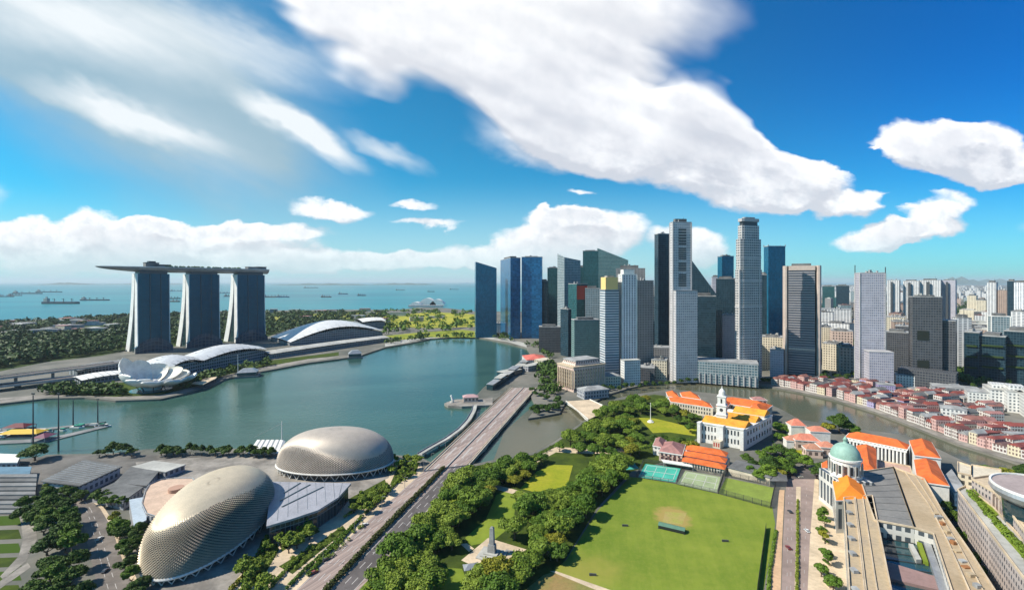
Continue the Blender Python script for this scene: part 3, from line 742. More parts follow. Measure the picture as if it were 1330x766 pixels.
top.build('terrace', pave_g, SK)
for side in (0,10):
    MB().tube([(p[side][0], p[side][1], p[side][2]+.9) for p in rings], .9, 5).build('rim_edge', white, SK)
for s, wd, h in ((18,26,11),(34,34,7),(250,40,7),(276,24,8)):
    b = MB(); q = [on(s,W0-8)[:2], on(s+wd,W0-8)[:2], on(s+wd,W0+9)[:2], on(s,W0+9)[:2]]
    b.prism(q, 199.2, 199.2+h); b.prism(grow(q,1.2), 199.2+h, 199.9+h); b.build('pavilion', conc_d, SK)
b = MB(); q = [on(24,W0-6)[:2], on(38,W0-6)[:2], on(38,W0+5)[:2], on(24,W0+5)[:2]]; b.prism(q, 210, 214); b.build('lift_overrun', steel_d, SK)
def blob_leaves(pts, rad, cnt, size, flat=.8): return leaves(np.array(pts, dtype=float), np.array(rad, dtype=float), cnt, size, flat=flat)
fol_dark = foliage('dark_foliage', (.035,.075,.012), (.085,.145,.018))
fol_mid = foliage('mid_foliage', (.06,.125,.012), (.15,.235,.024), (.24,.23,.02))
fol_gold = foliage('golden_foliage', (.22,.19,.02), (.30,.18,.03))
fol_bush = foliage('shrub_foliage', (.12,.19,.018), (.23,.29,.035))
pts = [on(s+random.uniform(-4,4), W0+random.choice((-11,-8,8,11)), 201.5) for s in range(60,245,6)]
g = mesh_np('deck_garden', blob_leaves(pts, [3]*len(pts), 1800, .9), fol_dark); g['kind'] = 'stuff'; g.parent = SK; g.location = -Vector(SK.location)

# =====================================================  LOTUS MUSEUM
LC = P(197,506); LM = thing('lotus_museum', 'white lotus shaped museum with upturned petals at the water edge', 'museum', (*LC, 0))
petal_m = mat('petal_shell', (.72,.71,.69), .45, var=.06, scale=.1)
petal_in = mat('petal_inside', (.82,.78,.68), .5, var=.15, scale=.1)
def petal(az, reach, height, w):
    az = R(az); dx, dy = math.cos(az), math.sin(az); px_, py_ = -dy, dx
    out = MB(); K = 12; J = 8; ring = []
    for k in range(K+1):
        t = k/K; r = 5+reach*math.sin(t*math.pi/2*.98)**.85; z = 7+height*(1-math.cos(t*math.pi/2))**1.05
        wd = w*1.12*(.32+.95*math.sin(min(1,t*1.05)*math.pi*.60)) * (1 if t < .7 else max(.12, 1-((t-.7)/.3)**2.2*.9))
        row = []
        for j in range(J+1):
            q = j/J*2-1; sag = (q*q)*wd*.30
            row.append((LC[0]+dx*(r-sag*.3)+px_*wd*q, LC[1]+dy*(r-sag*.3)+py_*wd*q, z+sag))
        ring.append(row)
    inner = MB(); th = 1.3
    for a, b in zip(ring, ring[1:]):
        for j in range(J):
            out.face([a[j+1], b[j+1], b[j], a[j]])
            up = [(p[0]-dx*th, p[1]-dy*th, p[2]+th) for p in (a[j], b[j], b[j+1], a[j+1])]; inner.face(up)
    e = ring[-1]
    for j in range(J):
        out.face([e[j], e[j+1], (e[j+1][0]-dx*th,e[j+1][1]-dy*th,e[j+1][2]+th), (e[j][0]-dx*th,e[j][1]-dy*th,e[j][2]+th)])
    for side in (0, J):
        for a, b in zip(ring, ring[1:]):
            out.face([a[side], b[side], (b[side][0]-dx*th,b[side][1]-dy*th,b[side][2]+th), (a[side][0]-dx*th,a[side][1]-dy*th,a[side][2]+th)])
    o = out.build('petal', petal_m, LM, smooth=False); inner.build('petal_lining', petal_in, o).location = -Vector((0,0,0))
for az, re, he, w in ((186,36,41,10.5),(216,34,30,10.5),(248,34,22,11.5),(284,36,15,12.5),(316,42,11,13),(346,52,10,13),(14,54,11,13),(46,44,14,13),(80,38,20,12.5),(118,36,26,11.5),(153,36,34,11)):
    petal(az, re, he, w)
for ch in LM.children: 
    for g in ch.children: g.location = (0,0,0)
MB().lathe((*LC,0), [(13,0),(12,3),(9,7),(10,11),(6,15)], 24).build('core', petal_m, LM)
for k in range(8):
    a = k*math.pi/4; MB().bar((LC[0]+14*math.cos(a),LC[1]+14*math.sin(a),0), (LC[0]+22*math.cos(a),LC[1]+22*math.sin(a),13), 1, 1).build('strut', steel_d, LM)
MB().lathe((*LC,0), [(27,0),(27,1.2),(24,1.4)], 28).build('pond_ring', glass_t, LM)

# =====================================================  MALL AND EXPO HALL ALONG THE FAR SHORE
f_mall = facade('mall_glass', (.36,.37,.38), (.03,.05,.06), 6, 5, .35, .25)
roof_w = mat('shell_roof', (.66,.66,.66), .4, .1, var=.08, scale=.03)
def hall(name, label, A, B, depth, h0, h1, arch, mat_r, steps=10, cat='hall', overh=4):
    """long hall: A,B near corners; roof rises in an arch along its length"""
    T = thing(name, label, cat, (*lerp(A,B,.5), 0)); L = math.hypot(B[0]-A[0], B[1]-A[1]); d = ((B[0]-A[0])/L, (B[1]-A[1])/L); n = (-d[1], d[0])
    if n[1] < 0: n = (-n[0], -n[1])
    w = MB(); r = MB(); rb = MB()
    def pt(s, t, z): return (A[0]+d[0]*L*s+n[0]*t, A[1]+d[1]*L*s+n[1]*t, z)
    def hz(s): return h0+(h1-h0)*s+arch*math.sin(math.pi*min(1,max(0,s)))
    for k in range(steps):
        s0, s1 = k/steps, (k+1)/steps; z0, z1 = hz(s0), hz(s1)
        w.face([pt(s0,0,0), pt(s1,0,0), pt(s1,0,z1*.62), pt(s0,0,z0*.62)], [(L*s0,0),(L*s1,0),(L*s1,z1*.62),(L*s0,z0*.62)])
        w.face([pt(s1,depth,0), pt(s0,depth,0), pt(s0,depth,z0*.8), pt(s1,depth,z1*.8)])
        J = 6
        for j in range(J):
            t0, t1 = j/J, (j+1)/J
            def q(s, t, z): return pt(s, -overh+(depth+2*overh)*t, z*(.62+.38*math.sin(math.pi*(.12+t*.75))))
            r.face([q(s0,t0,z0), q(s1,t0,z1), q(s1,t1,z1), q(s0,t1,z0)])
        rb.bar(pt(s0,-overh,z0*.78+.3), pt(s0,depth*.55,z0+.5), .7, .7)
    for s in (0,1):
        w.face([pt(s,0,0), pt(s,depth,0), pt(s,depth,hz(s)*.8), pt(s,0,hz(s)*.62)])
    w.build('wall', f_mall, T); r.build('roof', mat_r, T); rb.build('roof_ribs', steel, T)
    return T
hall('exhibition_hall', 'large exhibition hall with a high arched white roof beside the farthest hotel tower', P(376,449), P(497,438), 150, 12, 26, 34, roof_w, 14)
hall('exhibition_annex', 'flat white hall standing at the right end of the arched exhibition hall', P(470,428), P(500,426), 70, 34, 36, 3, white, 5)
hall('shopping_mall', 'pale shopping hall with curved roof in front of the middle and far hotel towers', P(262,482), P(345,465), 60, 26, 26, 12, roof_w, 10, 'mall')
hall('shopping_mall', 'bright stepped roof hall between the lotus building and the near hotel tower', P(212,494), P(262,482), 60, 20, 26, 12, roof_w, 8, 'mall')
hall('shopping_mall', 'long low glazed arcade in front of the arched exhibition hall', P(350,466), P(505,443), 40, 14, 14, 2, conc, 12, 'mall')
hall('museum_annex', 'low flat white hall to the left of the lotus petals', P(104,500), P(160,492), 40, 10, 12, 2, white, 6)
hall('casino_hall', 'dark hall with pale roof edge behind the lotus building', P(100,488), P(170,478), 30, 12, 15, 4, conc_d, 6)
def pavilion(label, x, y, w, dp, h, m_=None):
    c = P(x, y); T = thing('pavilion', label, 'pavilion', (*c, 0)); q = rect(c, w, dp, R(20))
    b = MB(); b.prism(grow(q,4), -3.5, .8); b.build('platform', conc_d, T)
    b = MB(); b.prism(q, .8, h*.55); b.build('glass_wall', m_ or glass_d, T)
    b = MB(); b.prism(grow(q,1), h*.55, h, topscale=.5); b.build('facet_roof', steel, T)
pavilion('small crystal shaped pavilion of dark glass on its own platform in the bay', 461, 463, 26, 22, 14)
pavilion('low dark glazed pavilion on the water below the middle hotel tower', 322, 487, 30, 22, 12)
MBp = thing('mast', 'tall thin white mast on the shore below the pale mall', 'mast', (*P(309,487),0)); MB().lathe((*P(309,487),0), [(.8,0),(.4,34)], 6).build('shaft', white, MBp); MB().lathe((*P(309,487),34), [(.9,0),(.9,1.4),(0,2)], 6).build('finial', steel, MBp)
# arena shelter on the promenade
b = MB(); c = P(268,499); T = thing('event_shelter', 'low curved cream shelter on the promenade right of the lotus building', 'shelter', (*c,0))
q = [P(x,y) for x, y in ((248,503),(262,495),(285,490),(280,496),(264,504))]; MB().prism(q, 5, 6, bottom=True).build('canopy', pave, T)
for p in q: MB().bar((*p,0), (*p,5), .6, .6).build('post', steel_d, T)
# cruise terminal
CT = thing('cruise_terminal', 'white cruise terminal with curved roofs on the sea coast', 'terminal', (*P(555,398),0))
for i, (x0, x1, yb, h) in enumerate(((531,547,398,30),(543,566,397,52),(558,577,397,44))):
    A, B = P(x0,yb), P(x1,yb); b = MB(); K = 10
    for k in range(K):
        s0, s1 = k/K, (k+1)/K; a, c = lerp(A,B,s0), lerp(A,B,s1); z0, z1 = h*math.sin(math.pi*(.08+.84*s0)), h*math.sin(math.pi*(.08+.84*s1))
        b.face([(*a,0),(*c,0),(*c,z1),(*a,z0)]); b.face([(*a,z0),(*c,z1),(c[0],c[1]+90,z1),(a[0],a[1]+90,z0)])
    b.build('roof_shell', [white, white][0], CT)
b = MB(); A, B = P(532,398.3), P(576,398.3); b.prism([A,B,(B[0],B[1]-40),(A[0],A[1]-40)], 0, 12); b.build('concourse', facade('terminal_wall', (.6,.57,.55), (.1,.1,.12), 6, 8, .4, .3), CT)

# =====================================================  SHIPS
def ship(label, px, py, L, h, kind=0):
    c = P(px, py, -3); T = thing('cargo_ship', label, 'ship', (c[0], c[1], -3), 'ships anchored out at sea'); z = -3; w = L*.15; w = 30
    b = MB(); out = [(-.5,-.5),(.42,-.5),(.5,0),(.42,.5),(-.5,.5)]
    b.prism([(c[0]+a*L, c[1]+e*w) for a, e in out], z-2, z+h, mi=0); b.build('hull', mats_ship[kind], T)
    b = MB(); x0 = c[0]-.46*L; b.box(x0, x0+.1*L, c[1]-12, c[1]+12, z+h, z+h+h*1.6); b.box(x0+.03*L, x0+.07*L, c[1]-4, c[1]+4, z+h*2.6, z+h*3.4); b.build('deckhouse', conc, T)
    for f in (-.2,.05,.28):
        m_ = MB(); m_.bar((c[0]+f*L,c[1],z+h), (c[0]+f*L,c[1],z+h*2.6), 3, 3); m_.bar((c[0]+f*L-L*.05,c[1],z+h*2.3), (c[0]+f*L+L*.05,c[1],z+h*2.0), 2, 2); m_.build('crane', steel_d, T)
mats_ship = [mat('dark_hull', (.03,.05,.07), .6), mat('rust_hull', (.12,.06,.05), .6), mat('blue_hull', (.03,.07,.14), .6)]
ship('long dark ship with deck cranes, nearest of those off the wooded shore', 80, 394.5, 280, 16)
ship('dark ship lying beyond the long one with cranes', 124, 390, 260, 10)
ship('slim dark ship far out, left part of the distant line', 36, 381.5, 420, 14)
ship('slim dark ship far out, right part of the distant line', 64, 379.5, 420, 14)
for i, (x, y, L) in enumerate(((8,385.5,180),(20,384,160),(230,378,240),(226,388,130),(224,392,130),(290,381,200),(300,385,150),(352,386,160),(368,386,130),(404,374,400),(424,386,110),(446,382,130),(470,384,100),(520,377,180),(590,376,200),(560,379,120))):
    ship('dark cargo ship lying far out on the turquoise sea', x, y, L, 9 if L < 300 else 14, i % 3)

# =====================================================  CLIFFORD PIER GROUP, FULLERTON, MERLION
def hip(mb, q, z0, h, inset=.35, mi=0, over=1.0):
    """hip roof over a four cornered footprint; ridge follows the longer side"""
    q = grow(q, over); L1 = math.dist(q[0], q[1]); L2 = math.dist(q[1], q[2])
    if L1 < L2: q = q[1:]+q[:1]; L1, L2 = L2, L1
    m0, m1 = lerp(q[0],q[3],.5), lerp(q[1],q[2],.5); t = min(.5, inset*L2/L1*1.4)
    r0, r1 = lerp(m0,m1,t), lerp(m0,m1,1-t); z1 = z0+h
    f = lambda p, z: (p[0],p[1],z)
    for pts in ([f(q[0],z0),f(q[1],z0),f(r1,z1),f(r0,z1)], [f(q[2],z0),f(q[3],z0),f(r0,z1),f(r1,z1)], [f(q[1],z0),f(q[2],z0),f(r1,z1)], [f(q[3],z0),f(q[0],z0),f(r0,z1)]):
        a = Vector(pts[0]); nn = (Vector(pts[1])-a).cross(Vector(pts[2])-a)
        mb.face(pts if nn.z > 0 else pts[::-1], mi=mi)
    return mb
def gable(mb, q, z0, h, over=.5):
    q = grow(q, over); L1 = math.dist(q[0], q[1]); L2 = math.dist(q[1], q[2])
    if L1 < L2: q = q[1:]+q[:1]
    m0, m1 = lerp(q[0],q[3],.5), lerp(q[1],q[2],.5); z1 = z0+h; f = lambda p, z: (p[0],p[1],z)
    for pts in ([f(q[0],z0),f(q[1],z0),f(m1,z1),f(m0,z1)], [f(q[2],z0),f(q[3],z0),f(m0,z1),f(m1,z1)]):
        a = Vector(pts[0]); nn = (Vector(pts[1])-a).cross(Vector(pts[2])-a); mb.face(pts if nn.z > 0 else pts[::-1])
    mb.face([f(q[1],z0),f(q[2],z0),f(m1,z1)]); mb.face([f(q[3],z0),f(q[0],z0),f(m0,z1)])
    return mb
def windows(parent, a, b, z0, z1, nx, nz, fx=.5, fz=.6, m_=None, off=.06, name='window', rec=None, frame=None, lo=.04):
    """individual window parts set just proud of the wall a-b (ground corners), outward normal to the right of a->b"""
    L = math.dist(a, b); d = ((b[0]-a[0])/L, (b[1]-a[1])/L); n = (d[1], -d[0]); cw = L*(1-2*lo)/nx; ch = (z1-z0)/nz
    for i in range(nx):
        for j in range(nz):
            s = L*lo+cw*(i+.5); w = cw*fx/2; zc = z0+ch*(j+.5); h = ch*fz/2
            p = lambda s_, z_, o_: (a[0]+d[0]*s_+n[0]*o_, a[1]+d[1]*s_+n[1]*o_, z_)
            mb = MB(); mb.face([p(s-w,zc-h,off), p(s+w,zc-h,off), p(s+w,zc+h,off), p(s-w,zc+h,off)])
            o = mb.build(name, m_ or win_d, parent)
            if frame:
                fb_ = MB(); t = .18
                for (x0,x1,y0,y1) in ((s-w-t,s+w+t,zc-h-t,zc-h),(s-w-t,s+w+t,zc+h,zc+h+t),(s-w-t,s-w,zc-h,zc+h),(s+w,s+w+t,zc-h,zc+h)):
                    fb_.face([p(x0,y0,off+.12), p(x1,y0,off+.12), p(x1,y1,off+.12), p(x0,y1,off+.12)])
                fb_.build('frame', frame, o)
def house(name, label, q, h, roof_h, wall_m, roof_m, cat='building', group=None, style='hip', over=1, base=0):
    T = thing(name, label, cat, (*cen(q), base), group)
    MB().prism(q, base, base+h).build('wall', wall_m, T)
    if style == 'flat':
        b = MB(); b.prism(grow(q,.5), base+h, base+h+.9); b.build('roof', roof_m, T)
    else:
        b = MB(); (hip if style == 'hip' else gable)(b, q, base+h, roof_h, over=over) if style != 'hip' else hip(b, q, base+h, roof_h, over=over); b.build('roof', roof_m, T)
    return T
f_pink = facade('stone_windows_pink', (.66,.50,.42), (.10,.07,.06), 5.5, 5, .42, .45, gr=.3)
f_stone = facade('stone_windows_grey', (.40,.40,.42), (.05,.06,.08), 5, 4.5, .4, .45, gr=.3)
f_cream = facade('cream_windows', (.68,.60,.46), (.08,.07,.06), 4.5, 4, .45, .5, gr=.3)
f_whitew = facade('white_windows', (.72,.71,.68), (.10,.11,.12), 4, 3.6, .45, .5, gr=.3)
T = house('pier_house', 'white pier building with a red roof at the tip of the bay shore', foot2(678,684,712,905,8), 12, 6, f_whitew, mat('rosy_roof', (.55,.13,.10), .8, var=.2, scale=.1), 'pier house')
for k, (x, y, w, dp, h, m_) in enumerate(((706,476,20,16,14,'w'),(662,487,30,15,8,'d'),(690,480,26,14,9,'s'))):
    house('waterfront_building', ['small cream block behind the red roofed pier building','dark glazed waterfront restaurant with flat pale roof, lower of the row','flat grey roofed waterfront building above the dark glazed one'][k], rect(P(x,y), w*1.5, dp*1.3, R(48)), h, 0, {'w':f_cream,'d':glass_d,'s':f_stone}[m_], {'w':cream,'d':conc,'s':conc}[m_], 'waterfront building', style='flat')
T = thing('waterfront_arcade', 'long grey metal roofed waterfront arcade between the bay and the bridge end', 'arcade', (*P(650,497),0))
q = [P(632,506), P(640,507), P(690,473), P(680,473)]
MB().prism(q, 0, 7).build('glass_wall', glass_d, T)
for k in range(6):
    s0, s1 = k/6+.008, (k+1)/6-.008; a, b_ = lerp(q[0],q[3],s0), lerp(q[0],q[3],s1); c, d = lerp(q[1],q[2],s1), lerp(q[1],q[2],s0); hh = 8+(k%2)*2
    b = MB(); b.prism(grow([d,c,b_,a],1.5), hh, hh+.8, bottom=True); b.build('roof_panel', [steel, conc, ROOFG][k%3], T)
MP = thing('jetty', 'dark jetty with a pale deck reaching into the bay at the merlion', 'jetty', (*P(605,525),0))
MB().prism([P(*p) for p in ((577,524),(590,519),(640,517),(640,526),(600,528),(582,527))], -3.5, .6, bottom=True).build('deck', pave_g, MP)
for x in range(584,638,8): MB().lathe((*P(x,526),-4), [(.7,0),(.7,3.6)], 6).build('pile', conc_d, MP)
ST = thing('lion_fish_statue', 'small white lion headed statue on the jetty facing the bay', 'statue', (*P(587,523),0)); c = P(587,523)
MB().lathe((*c,.6), [(3,0),(3,1.2),(2,1.6)], 10).build('plinth', conc, ST)
MB().tube([(c[0]+1.2,c[1],2),(c[0]+1.4,c[1],4),(c[0]+.2,c[1],6),(c[0]-.2,c[1],8),(c[0]-.8,c[1],9.4)], [1.6,2,1.6,1.4,1.2], 8).build('body', white, ST, smooth=True)
MB().tube([(c[0]-2.2,c[1],8.8),(c[0]-1,c[1],9.4),(c[0],c[1],9.6)], [.8,1.4,1.1], 8).build('head', white, ST, smooth=True)
house('cafe_pavilion', 'pinkish two storey cafe on the jetty beside the footbridge', rect(P(611,521), 20, 12, R(10)), 7, 3, f_pink, mat('rose_tin_roof', (.45,.28,.28), .6), 'cafe')
# large colonnaded hotel
FQ = foot2(724,745,786,690,30)
FH = thing('grand_hotel', 'massive colonnaded stone hotel, sunlit pink on its bay side, beside the round white tower', 'hotel', (*cen(FQ),0))
MB().prism(FQ, 0, 36).build('wall', f_pink, FH)
b = MB(); b.prism(grow(FQ,1.2), 36, 38); b.build('cornice', pave, FH)
b = MB(); b.prism(grow(FQ,-7), 38, 44, topscale=.9); b.build('upper_storey', f_pink, FH); b = MB(); b.prism(grow(FQ,-9), 44, 46); b.build('roof', ROOFG, FH)
for a, c, n in ((FQ[3],FQ[0],9),(FQ[0],FQ[1],12)):
    for k in range(n):
        p = lerp(a,c,(k+.5)/n); MB().lathe((p[0]-.6,p[1]-.8,6), [(1.1,0),(1.0,26)], 7).build('column', pave, FH)
house('river_building', 'low grey building with barrel roof between the pink hotel and the river', rect(P(770,515), 40, 22, R(20)), 12, 4, f_stone, ROOFG, 'building')
house('river_building', 'low cream building behind the pink hotel near the far promenade', rect(P(790,500), 34, 20, R(10)), 16, 4, f_cream, ROOFG, 'building')
house('custom_house', 'small round roofed white building at the water edge below the blue glass towers', rect(P(732,452), 60, 30, R(5)), 16, 5, f_whitew, conc, 'building')
# =====================================================  BUSINESS DISTRICT TOWERS
fb_blue = facade('blue_curtain', (.006,.10,.16), (.002,.105,.19), 4.2, 3, .14, .1, gr=.14, metal=.35, var=.35)
fb_blue2 = facade('royal_curtain', (.006,.09,.17), (.002,.09,.21), 4.2, 6, .12, .08, gr=.12, metal=.35, var=.5)
fb_navy = facade('navy_curtain', (.018,.05,.07), (.006,.026,.042), 4.2, 3.4, .2, .14, gr=.15, metal=.25, var=.4)
fb_teal = facade('teal_curtain', (.03,.10,.11), (.008,.065,.07), 4.2, 3.5, .2, .12, gr=.15, metal=.25, var=.4)
fb_grey = facade('grey_curtain', (.34,.37,.38), (.06,.11,.13), 4.2, 4, .35, .22, gr=.2, var=.4)
fb_green = facade('grey_green_curtain', (.22,.29,.28), (.04,.12,.12), 4.2, 2.4, .3, .2, gr=.2, var=.3)
fb_stripe = facade('striped_front', (.58,.58,.59), (.07,.11,.15), 4.3, 40, .52, .0, gr=.15, var=.3)
fb_white = facade('white_fins', (.74,.74,.76), (.10,.12,.15), 4.2, 5, .25, .62, gr=.3, var=.3)
fb_stone = facade('grey_stone_slits', (.30,.29,.29), (.05,.055,.06), 4.2, 3, .3, .55, gr=.3, var=.3)
fb_uob = facade('pale_granite_grid', (.52,.49,.47), (.07,.08,.095), 4.2, 3.8, .42, .3, gr=.25, var=.35, big=62)
fb_slab = facade('pale_slab_grid', (.58,.56,.56), (.20,.20,.22), 4.2, 3.4, .42, .35, gr=.3, var=.35)
fb_ocbc = facade('louvred_front', (.33,.31,.31), (.05,.055,.075), 4.3, 60, .42, 0, gr=.25, var=.3)
fb_lilac = facade('lilac_grid', (.52,.49,.53), (.20,.20,.25), 4.0, 2.6, .38, .3, gr=.3, var=.3)
fb_dark = facade('dark_grid', (.10,.10,.105), (.03,.035,.045), 4.0, 3.2, .35, .25, gr=.2, var=.35)
fb_hdb = facade('white_flats', (.68,.67,.66), (.12,.13,.15), 3.2, 7, .42, .35, gr=.4, var=.4)
fb_brown = facade('brown_flats', (.42,.30,.24), (.07,.06,.06), 3.4, 5, .45, .4, gr=.4)
beige_st = mat('beige_stone', (.52,.42,.36), .7, var=.1, scale=.05)
greyst = mat('pale_granite', (.45,.43,.43), .7, var=.1, scale=.05)
f_by = {'blue':fb_blue,'royal':fb_blue2,'navy':fb_navy,'teal':fb_teal,'grey':fb_grey,'green':fb_green,'stripe':fb_stripe,'white':fb_white,'stone':fb_stone,'uob':fb_uob,'slab':fb_slab,'ocbc':fb_ocbc,'lilac':fb_lilac,'dark':fb_dark,'hdb':fb_hdb,'brown':fb_brown,'cream':f_cream,'pink':f_pink}
def tower(label, q, h, fm, roof=None, plant=True, trim=None, top=None, group=None, name='office_tower', crown=0):
    T = thing(name, label, 'tower' if 'tower' in name else 'building', (*cen(q), 0), group)
    hh = top if top is not None else h
    MB().prism(q, 0, hh, cap=True).build('facade', f_by[fm] if isinstance(fm, str) else fm, T)
    if top is None:
        b = MB(); b.prism(grow(q,.4), h, h+1.4); b.build('parapet', trim or ROOFG, T)
        if plant:
            c = cen(q); st = random.randrange(4)
            if st != 1: b = MB(); b.prism([lerp(lerp(c,q[0],.2),p,.62) for p in q], h+1.4, h+3.5+crown+st); b.build('roof_plant', ROOFD, T)
            b = MB()
            for _ in range(4):
                k = lerp(lerp(q[0],q[1],random.uniform(.15,.85)), lerp(q[3],q[2],random.uniform(.15,.85)), random.uniform(.2,.8)); s_ = random.uniform(2,5)
                b.prism(rect(k, s_, s_*.8, random.random()), h+1.4, h+3+random.uniform(0,3.5)+crown)
            b.build('roof_plant_units', ROOFG if st else conc, T)
            if st == 3: k = lerp(c,q[2],.4); m_ = MB(); m_.lathe((*k,h+2), [(.5,0),(.2,random.uniform(7,14))], 5); m_.build('antenna', steel_d, T)
    if trim:
        for p in q:
            MB().bar((*p,0), (*p,h), 1.6, 1.6).build('corner_pier', trim, T)
    return T
# left pair by the bay
q = foot(618,645,1365,40,6); tower('blue glass tower with a sloping top, leftmost of the business district, alone at the shore', q, 0, 'blue', top=[Z(340,1365),Z(348,1365),Z(348,1365),Z(340,1365)])
q = foot2(650,663,676,1340,12); tower('blue glass tower left of the bright seam, beside the lone shore tower', q, Z(335,1340), 'royal')
q = foot(677.5,704,1350,40,-4); tower('blue glass tower right of the bright seam, widest of the blue ones', q, Z(334,1350), 'royal')
q = foot(703,710,1360,30,-10); tower('narrow lower blue glass block attached right of the wide blue tower', q, Z(365,1360), 'navy')
tower('slim dark teal tower between the wide blue pair and the pointed grey tower', foot(711,726,1440,30,0), Z(348,1440), 'teal')
q = foot2(724,733,754,1180,15); tower('grey glass tower with one pointed corner rising left', q, 0, 'grey', top=[Z(334,1180),Z(338,1180),Z(338,1190),Z(328,1180)])
tower('dark teal tower half hidden right of the pointed grey tower', foot(751,760,1500,30,0), Z(347,1500), 'teal')
tower('tall green glass tower left of the sail shaped sloped one', foot(757,777,1420,40,0), Z(326,1420), 'teal')
q = foot(776,816,1410,36,4); tower('tall grey green tower whose roof slopes down to the right', q, 0, 'green', top=[Z(322,1410),Z(338,1410),Z(338,1410),Z(322,1410)])
q = foot2(738,749,763,1090,20); T = tower('green glass tower with a red panel near its top', q, Z(369,1090), 'teal')
a, b2 = q[0], q[1]; L = math.dist(a,b2); n = ((b2[1]-a[1])/L, -(b2[0]-a[0])/L); rp = MB(); rp.face([(a[0]+n[0]*.5,a[1]+n[1]*.5,Z(389,1090)),(b2[0]+n[0]*.5,b2[1]+n[1]*.5,Z(389,1090)),(b2[0]+n[0]*.5,b2[1]+n[1]*.5,Z(371,1090)),(a[0]+n[0]*.5,a[1]+n[1]*.5,Z(371,1090))]); rp.build('red_panel', mat('red_sign_panel', (.45,.05,.03), .6), T)
tower('dark teal slab in front of the green tower with the red panel', foot2(728,738,742,1015,25), Z(402,1015), 'navy')
tower('short grey blue tower behind the flat green grey block', foot(760,779,1075,30,0), Z(375,1075), 'grey')
T = tower('flat topped green grey glass block left of the striped tower', foot2(742,746,779,960,6), Z(416,960), 'green')
# striped tower with a yellow cap
q = foot2(779,786,804,775,12); H = Z(377,775)
T = tower('tower with white and blue horizontal stripes and a yellow top', q, H, 'stripe', plant=False)
b = MB(); b.prism(grow(q,-2), H+1.4, Z(360,775)); b.build('yellow_crown', mat('yellow_crown', (.75,.52,.20), .6), T)
b = MB(); c = cen(q); b.prism([lerp(c,p,.5) for p in q], Z(360,775), Z(358,775)); b.build('roof_plant', ROOFG, T)
# white tower
q = foot2(803,808,827,785,14); H = Z(357,785)
T = tower('slender white tower with vertical fins right of the striped one', q, H, 'white', trim=white, plant=False)
b = MB(); b.prism(grow(q,-4), H+1.4, H+9); b.build('stepped_crown', white, T)
q2 = foot2(806,811,832,735,14); b = MB(); b.prism(q2, 0, Z(469,735)); b.build('podium', f_whitew, T); b = MB(); b.prism(grow(q2,.6), Z(469,735), Z(469,735)+1.2); b.build('podium_roof', conc, T)
tower('dark stone tower right of the slender white tower', foot2(823,828,849,800,10), Z(365,800), 'stone')
tower('brownish grey tower rising behind the white tower', foot(800,838,1000,30,0), Z(349,1000), 'stone', crown=4)
tower('low dark block between the grey tower and the striped tower', foot(700,728,1080,30,0), Z(425,1080), 'dark')
tower('tall dark blue tower left of the tallest pale slab', foot2(850,855,872,930,8), Z(304,930), 'navy')
# tall pale slab
q = foot2(870,874,898,765,6); H = Z(289,765)
T = tower('tall pale slab tower with a column of dark panels beside the dark blue tower', q, H, 'slab', trim=greyst)
b = MB(); 
a, b2 = q[0], q[1]; L = math.dist(a,b2); d = ((b2[0]-a[0])/L,(b2[1]-a[1])/L); n = (d[1],-d[0])
def fpt(s, z, o=.5): return (a[0]+d[0]*L*s+n[0]*o, a[1]+d[1]*L*s+n[1]*o, z)
for (y0,y1) in ((318,296),(337,321),(352,340),(372,355)):
    b = MB(); 
    K = 6
    for k in range(K):
        z0 = Z(y0,765)+(Z(y1,765)-Z(y0,765))*k/K; z1 = Z(y0,765)+(Z(y1,765)-Z(y0,765))*(k+.72)/K
        b.face([fpt(.3,z0),fpt(.72,z0),fpt(.72,z1),fpt(.3,z1)])
    b.build('dark_panel', steel_d, T)
q2 = foot2(870,878,906,755,6); b = MB(); b.prism(q2, 0, Z(378,755)); b.build('lower_block', fb_slab, T); b = MB(); b.prism(grow(q2,.4), Z(378,755), Z(378,755)+1.2); b.build('lower_roof', ROOFG, T)
# dark triangular tower
q = foot(898,938,890,34,2); T = tower('dark teal glass tower with a triangular sloped peak', q, 0, 'navy', top=[Z(337,890),Z(392,890),Z(392,890),Z(337,890)])
q = foot(900,930,850,30,2); T = tower('lower dark glass block in front of the triangular peak', q, Z(385,850), 'navy')
tower('blue glass tower behind, right of the triangular peak', foot2(932,938,953,1100,8), Z(333,1100), 'blue')
tower('wide blue glass block below the tower right of the triangular peak', foot(930,956,1010,30,0), Z(352+10,1010), 'navy')
tower('low bright cream block between the triangular peak and the tallest tower', foot(934,956,900,30,0), Z(410,900), 'lilac')
# tallest octagonal tower
def octa(q, k):
    out = []
    for i in range(4):
        a, b_, c = q[i-1], q[i], q[(i+1)%4]
        out += [lerp(b_,a,k), lerp(b_,c,k)]
    return out
q = foot2(953.5,962,991,762,16); c = cen(q)
T = thing('office_tower', 'tallest tower, pale granite with chamfered corners and stepped crown', 'tower', (*c,0))
o8 = octa(q,.16); MB().prism(o8, 0, Z(350,762)).build('lower_shaft', fb_uob, T)
o8b = octa([lerp(c,p,.93) for p in q],.14); MB().prism(o8b, Z(350,762), Z(310,762)).build('middle_shaft', fb_uob, T)
o8c = octa([lerp(c,p,.78) for p in q],.12); MB().prism(o8c, Z(310,762), Z(292,762)).build('upper_shaft', fb_uob, T)
MB().prism([lerp(c,p,.85) for p in o8c], Z(292,762), Z(287,762)).build('dark_notch', steel_d, T)
MB().prism(o8c, Z(287,762), Z(283,762)).build('crown', greyst, T); MB().prism([lerp(c,p,.6) for p in o8c], Z(283,762), Z(281,762)).build('helipad', ROOFG, T)
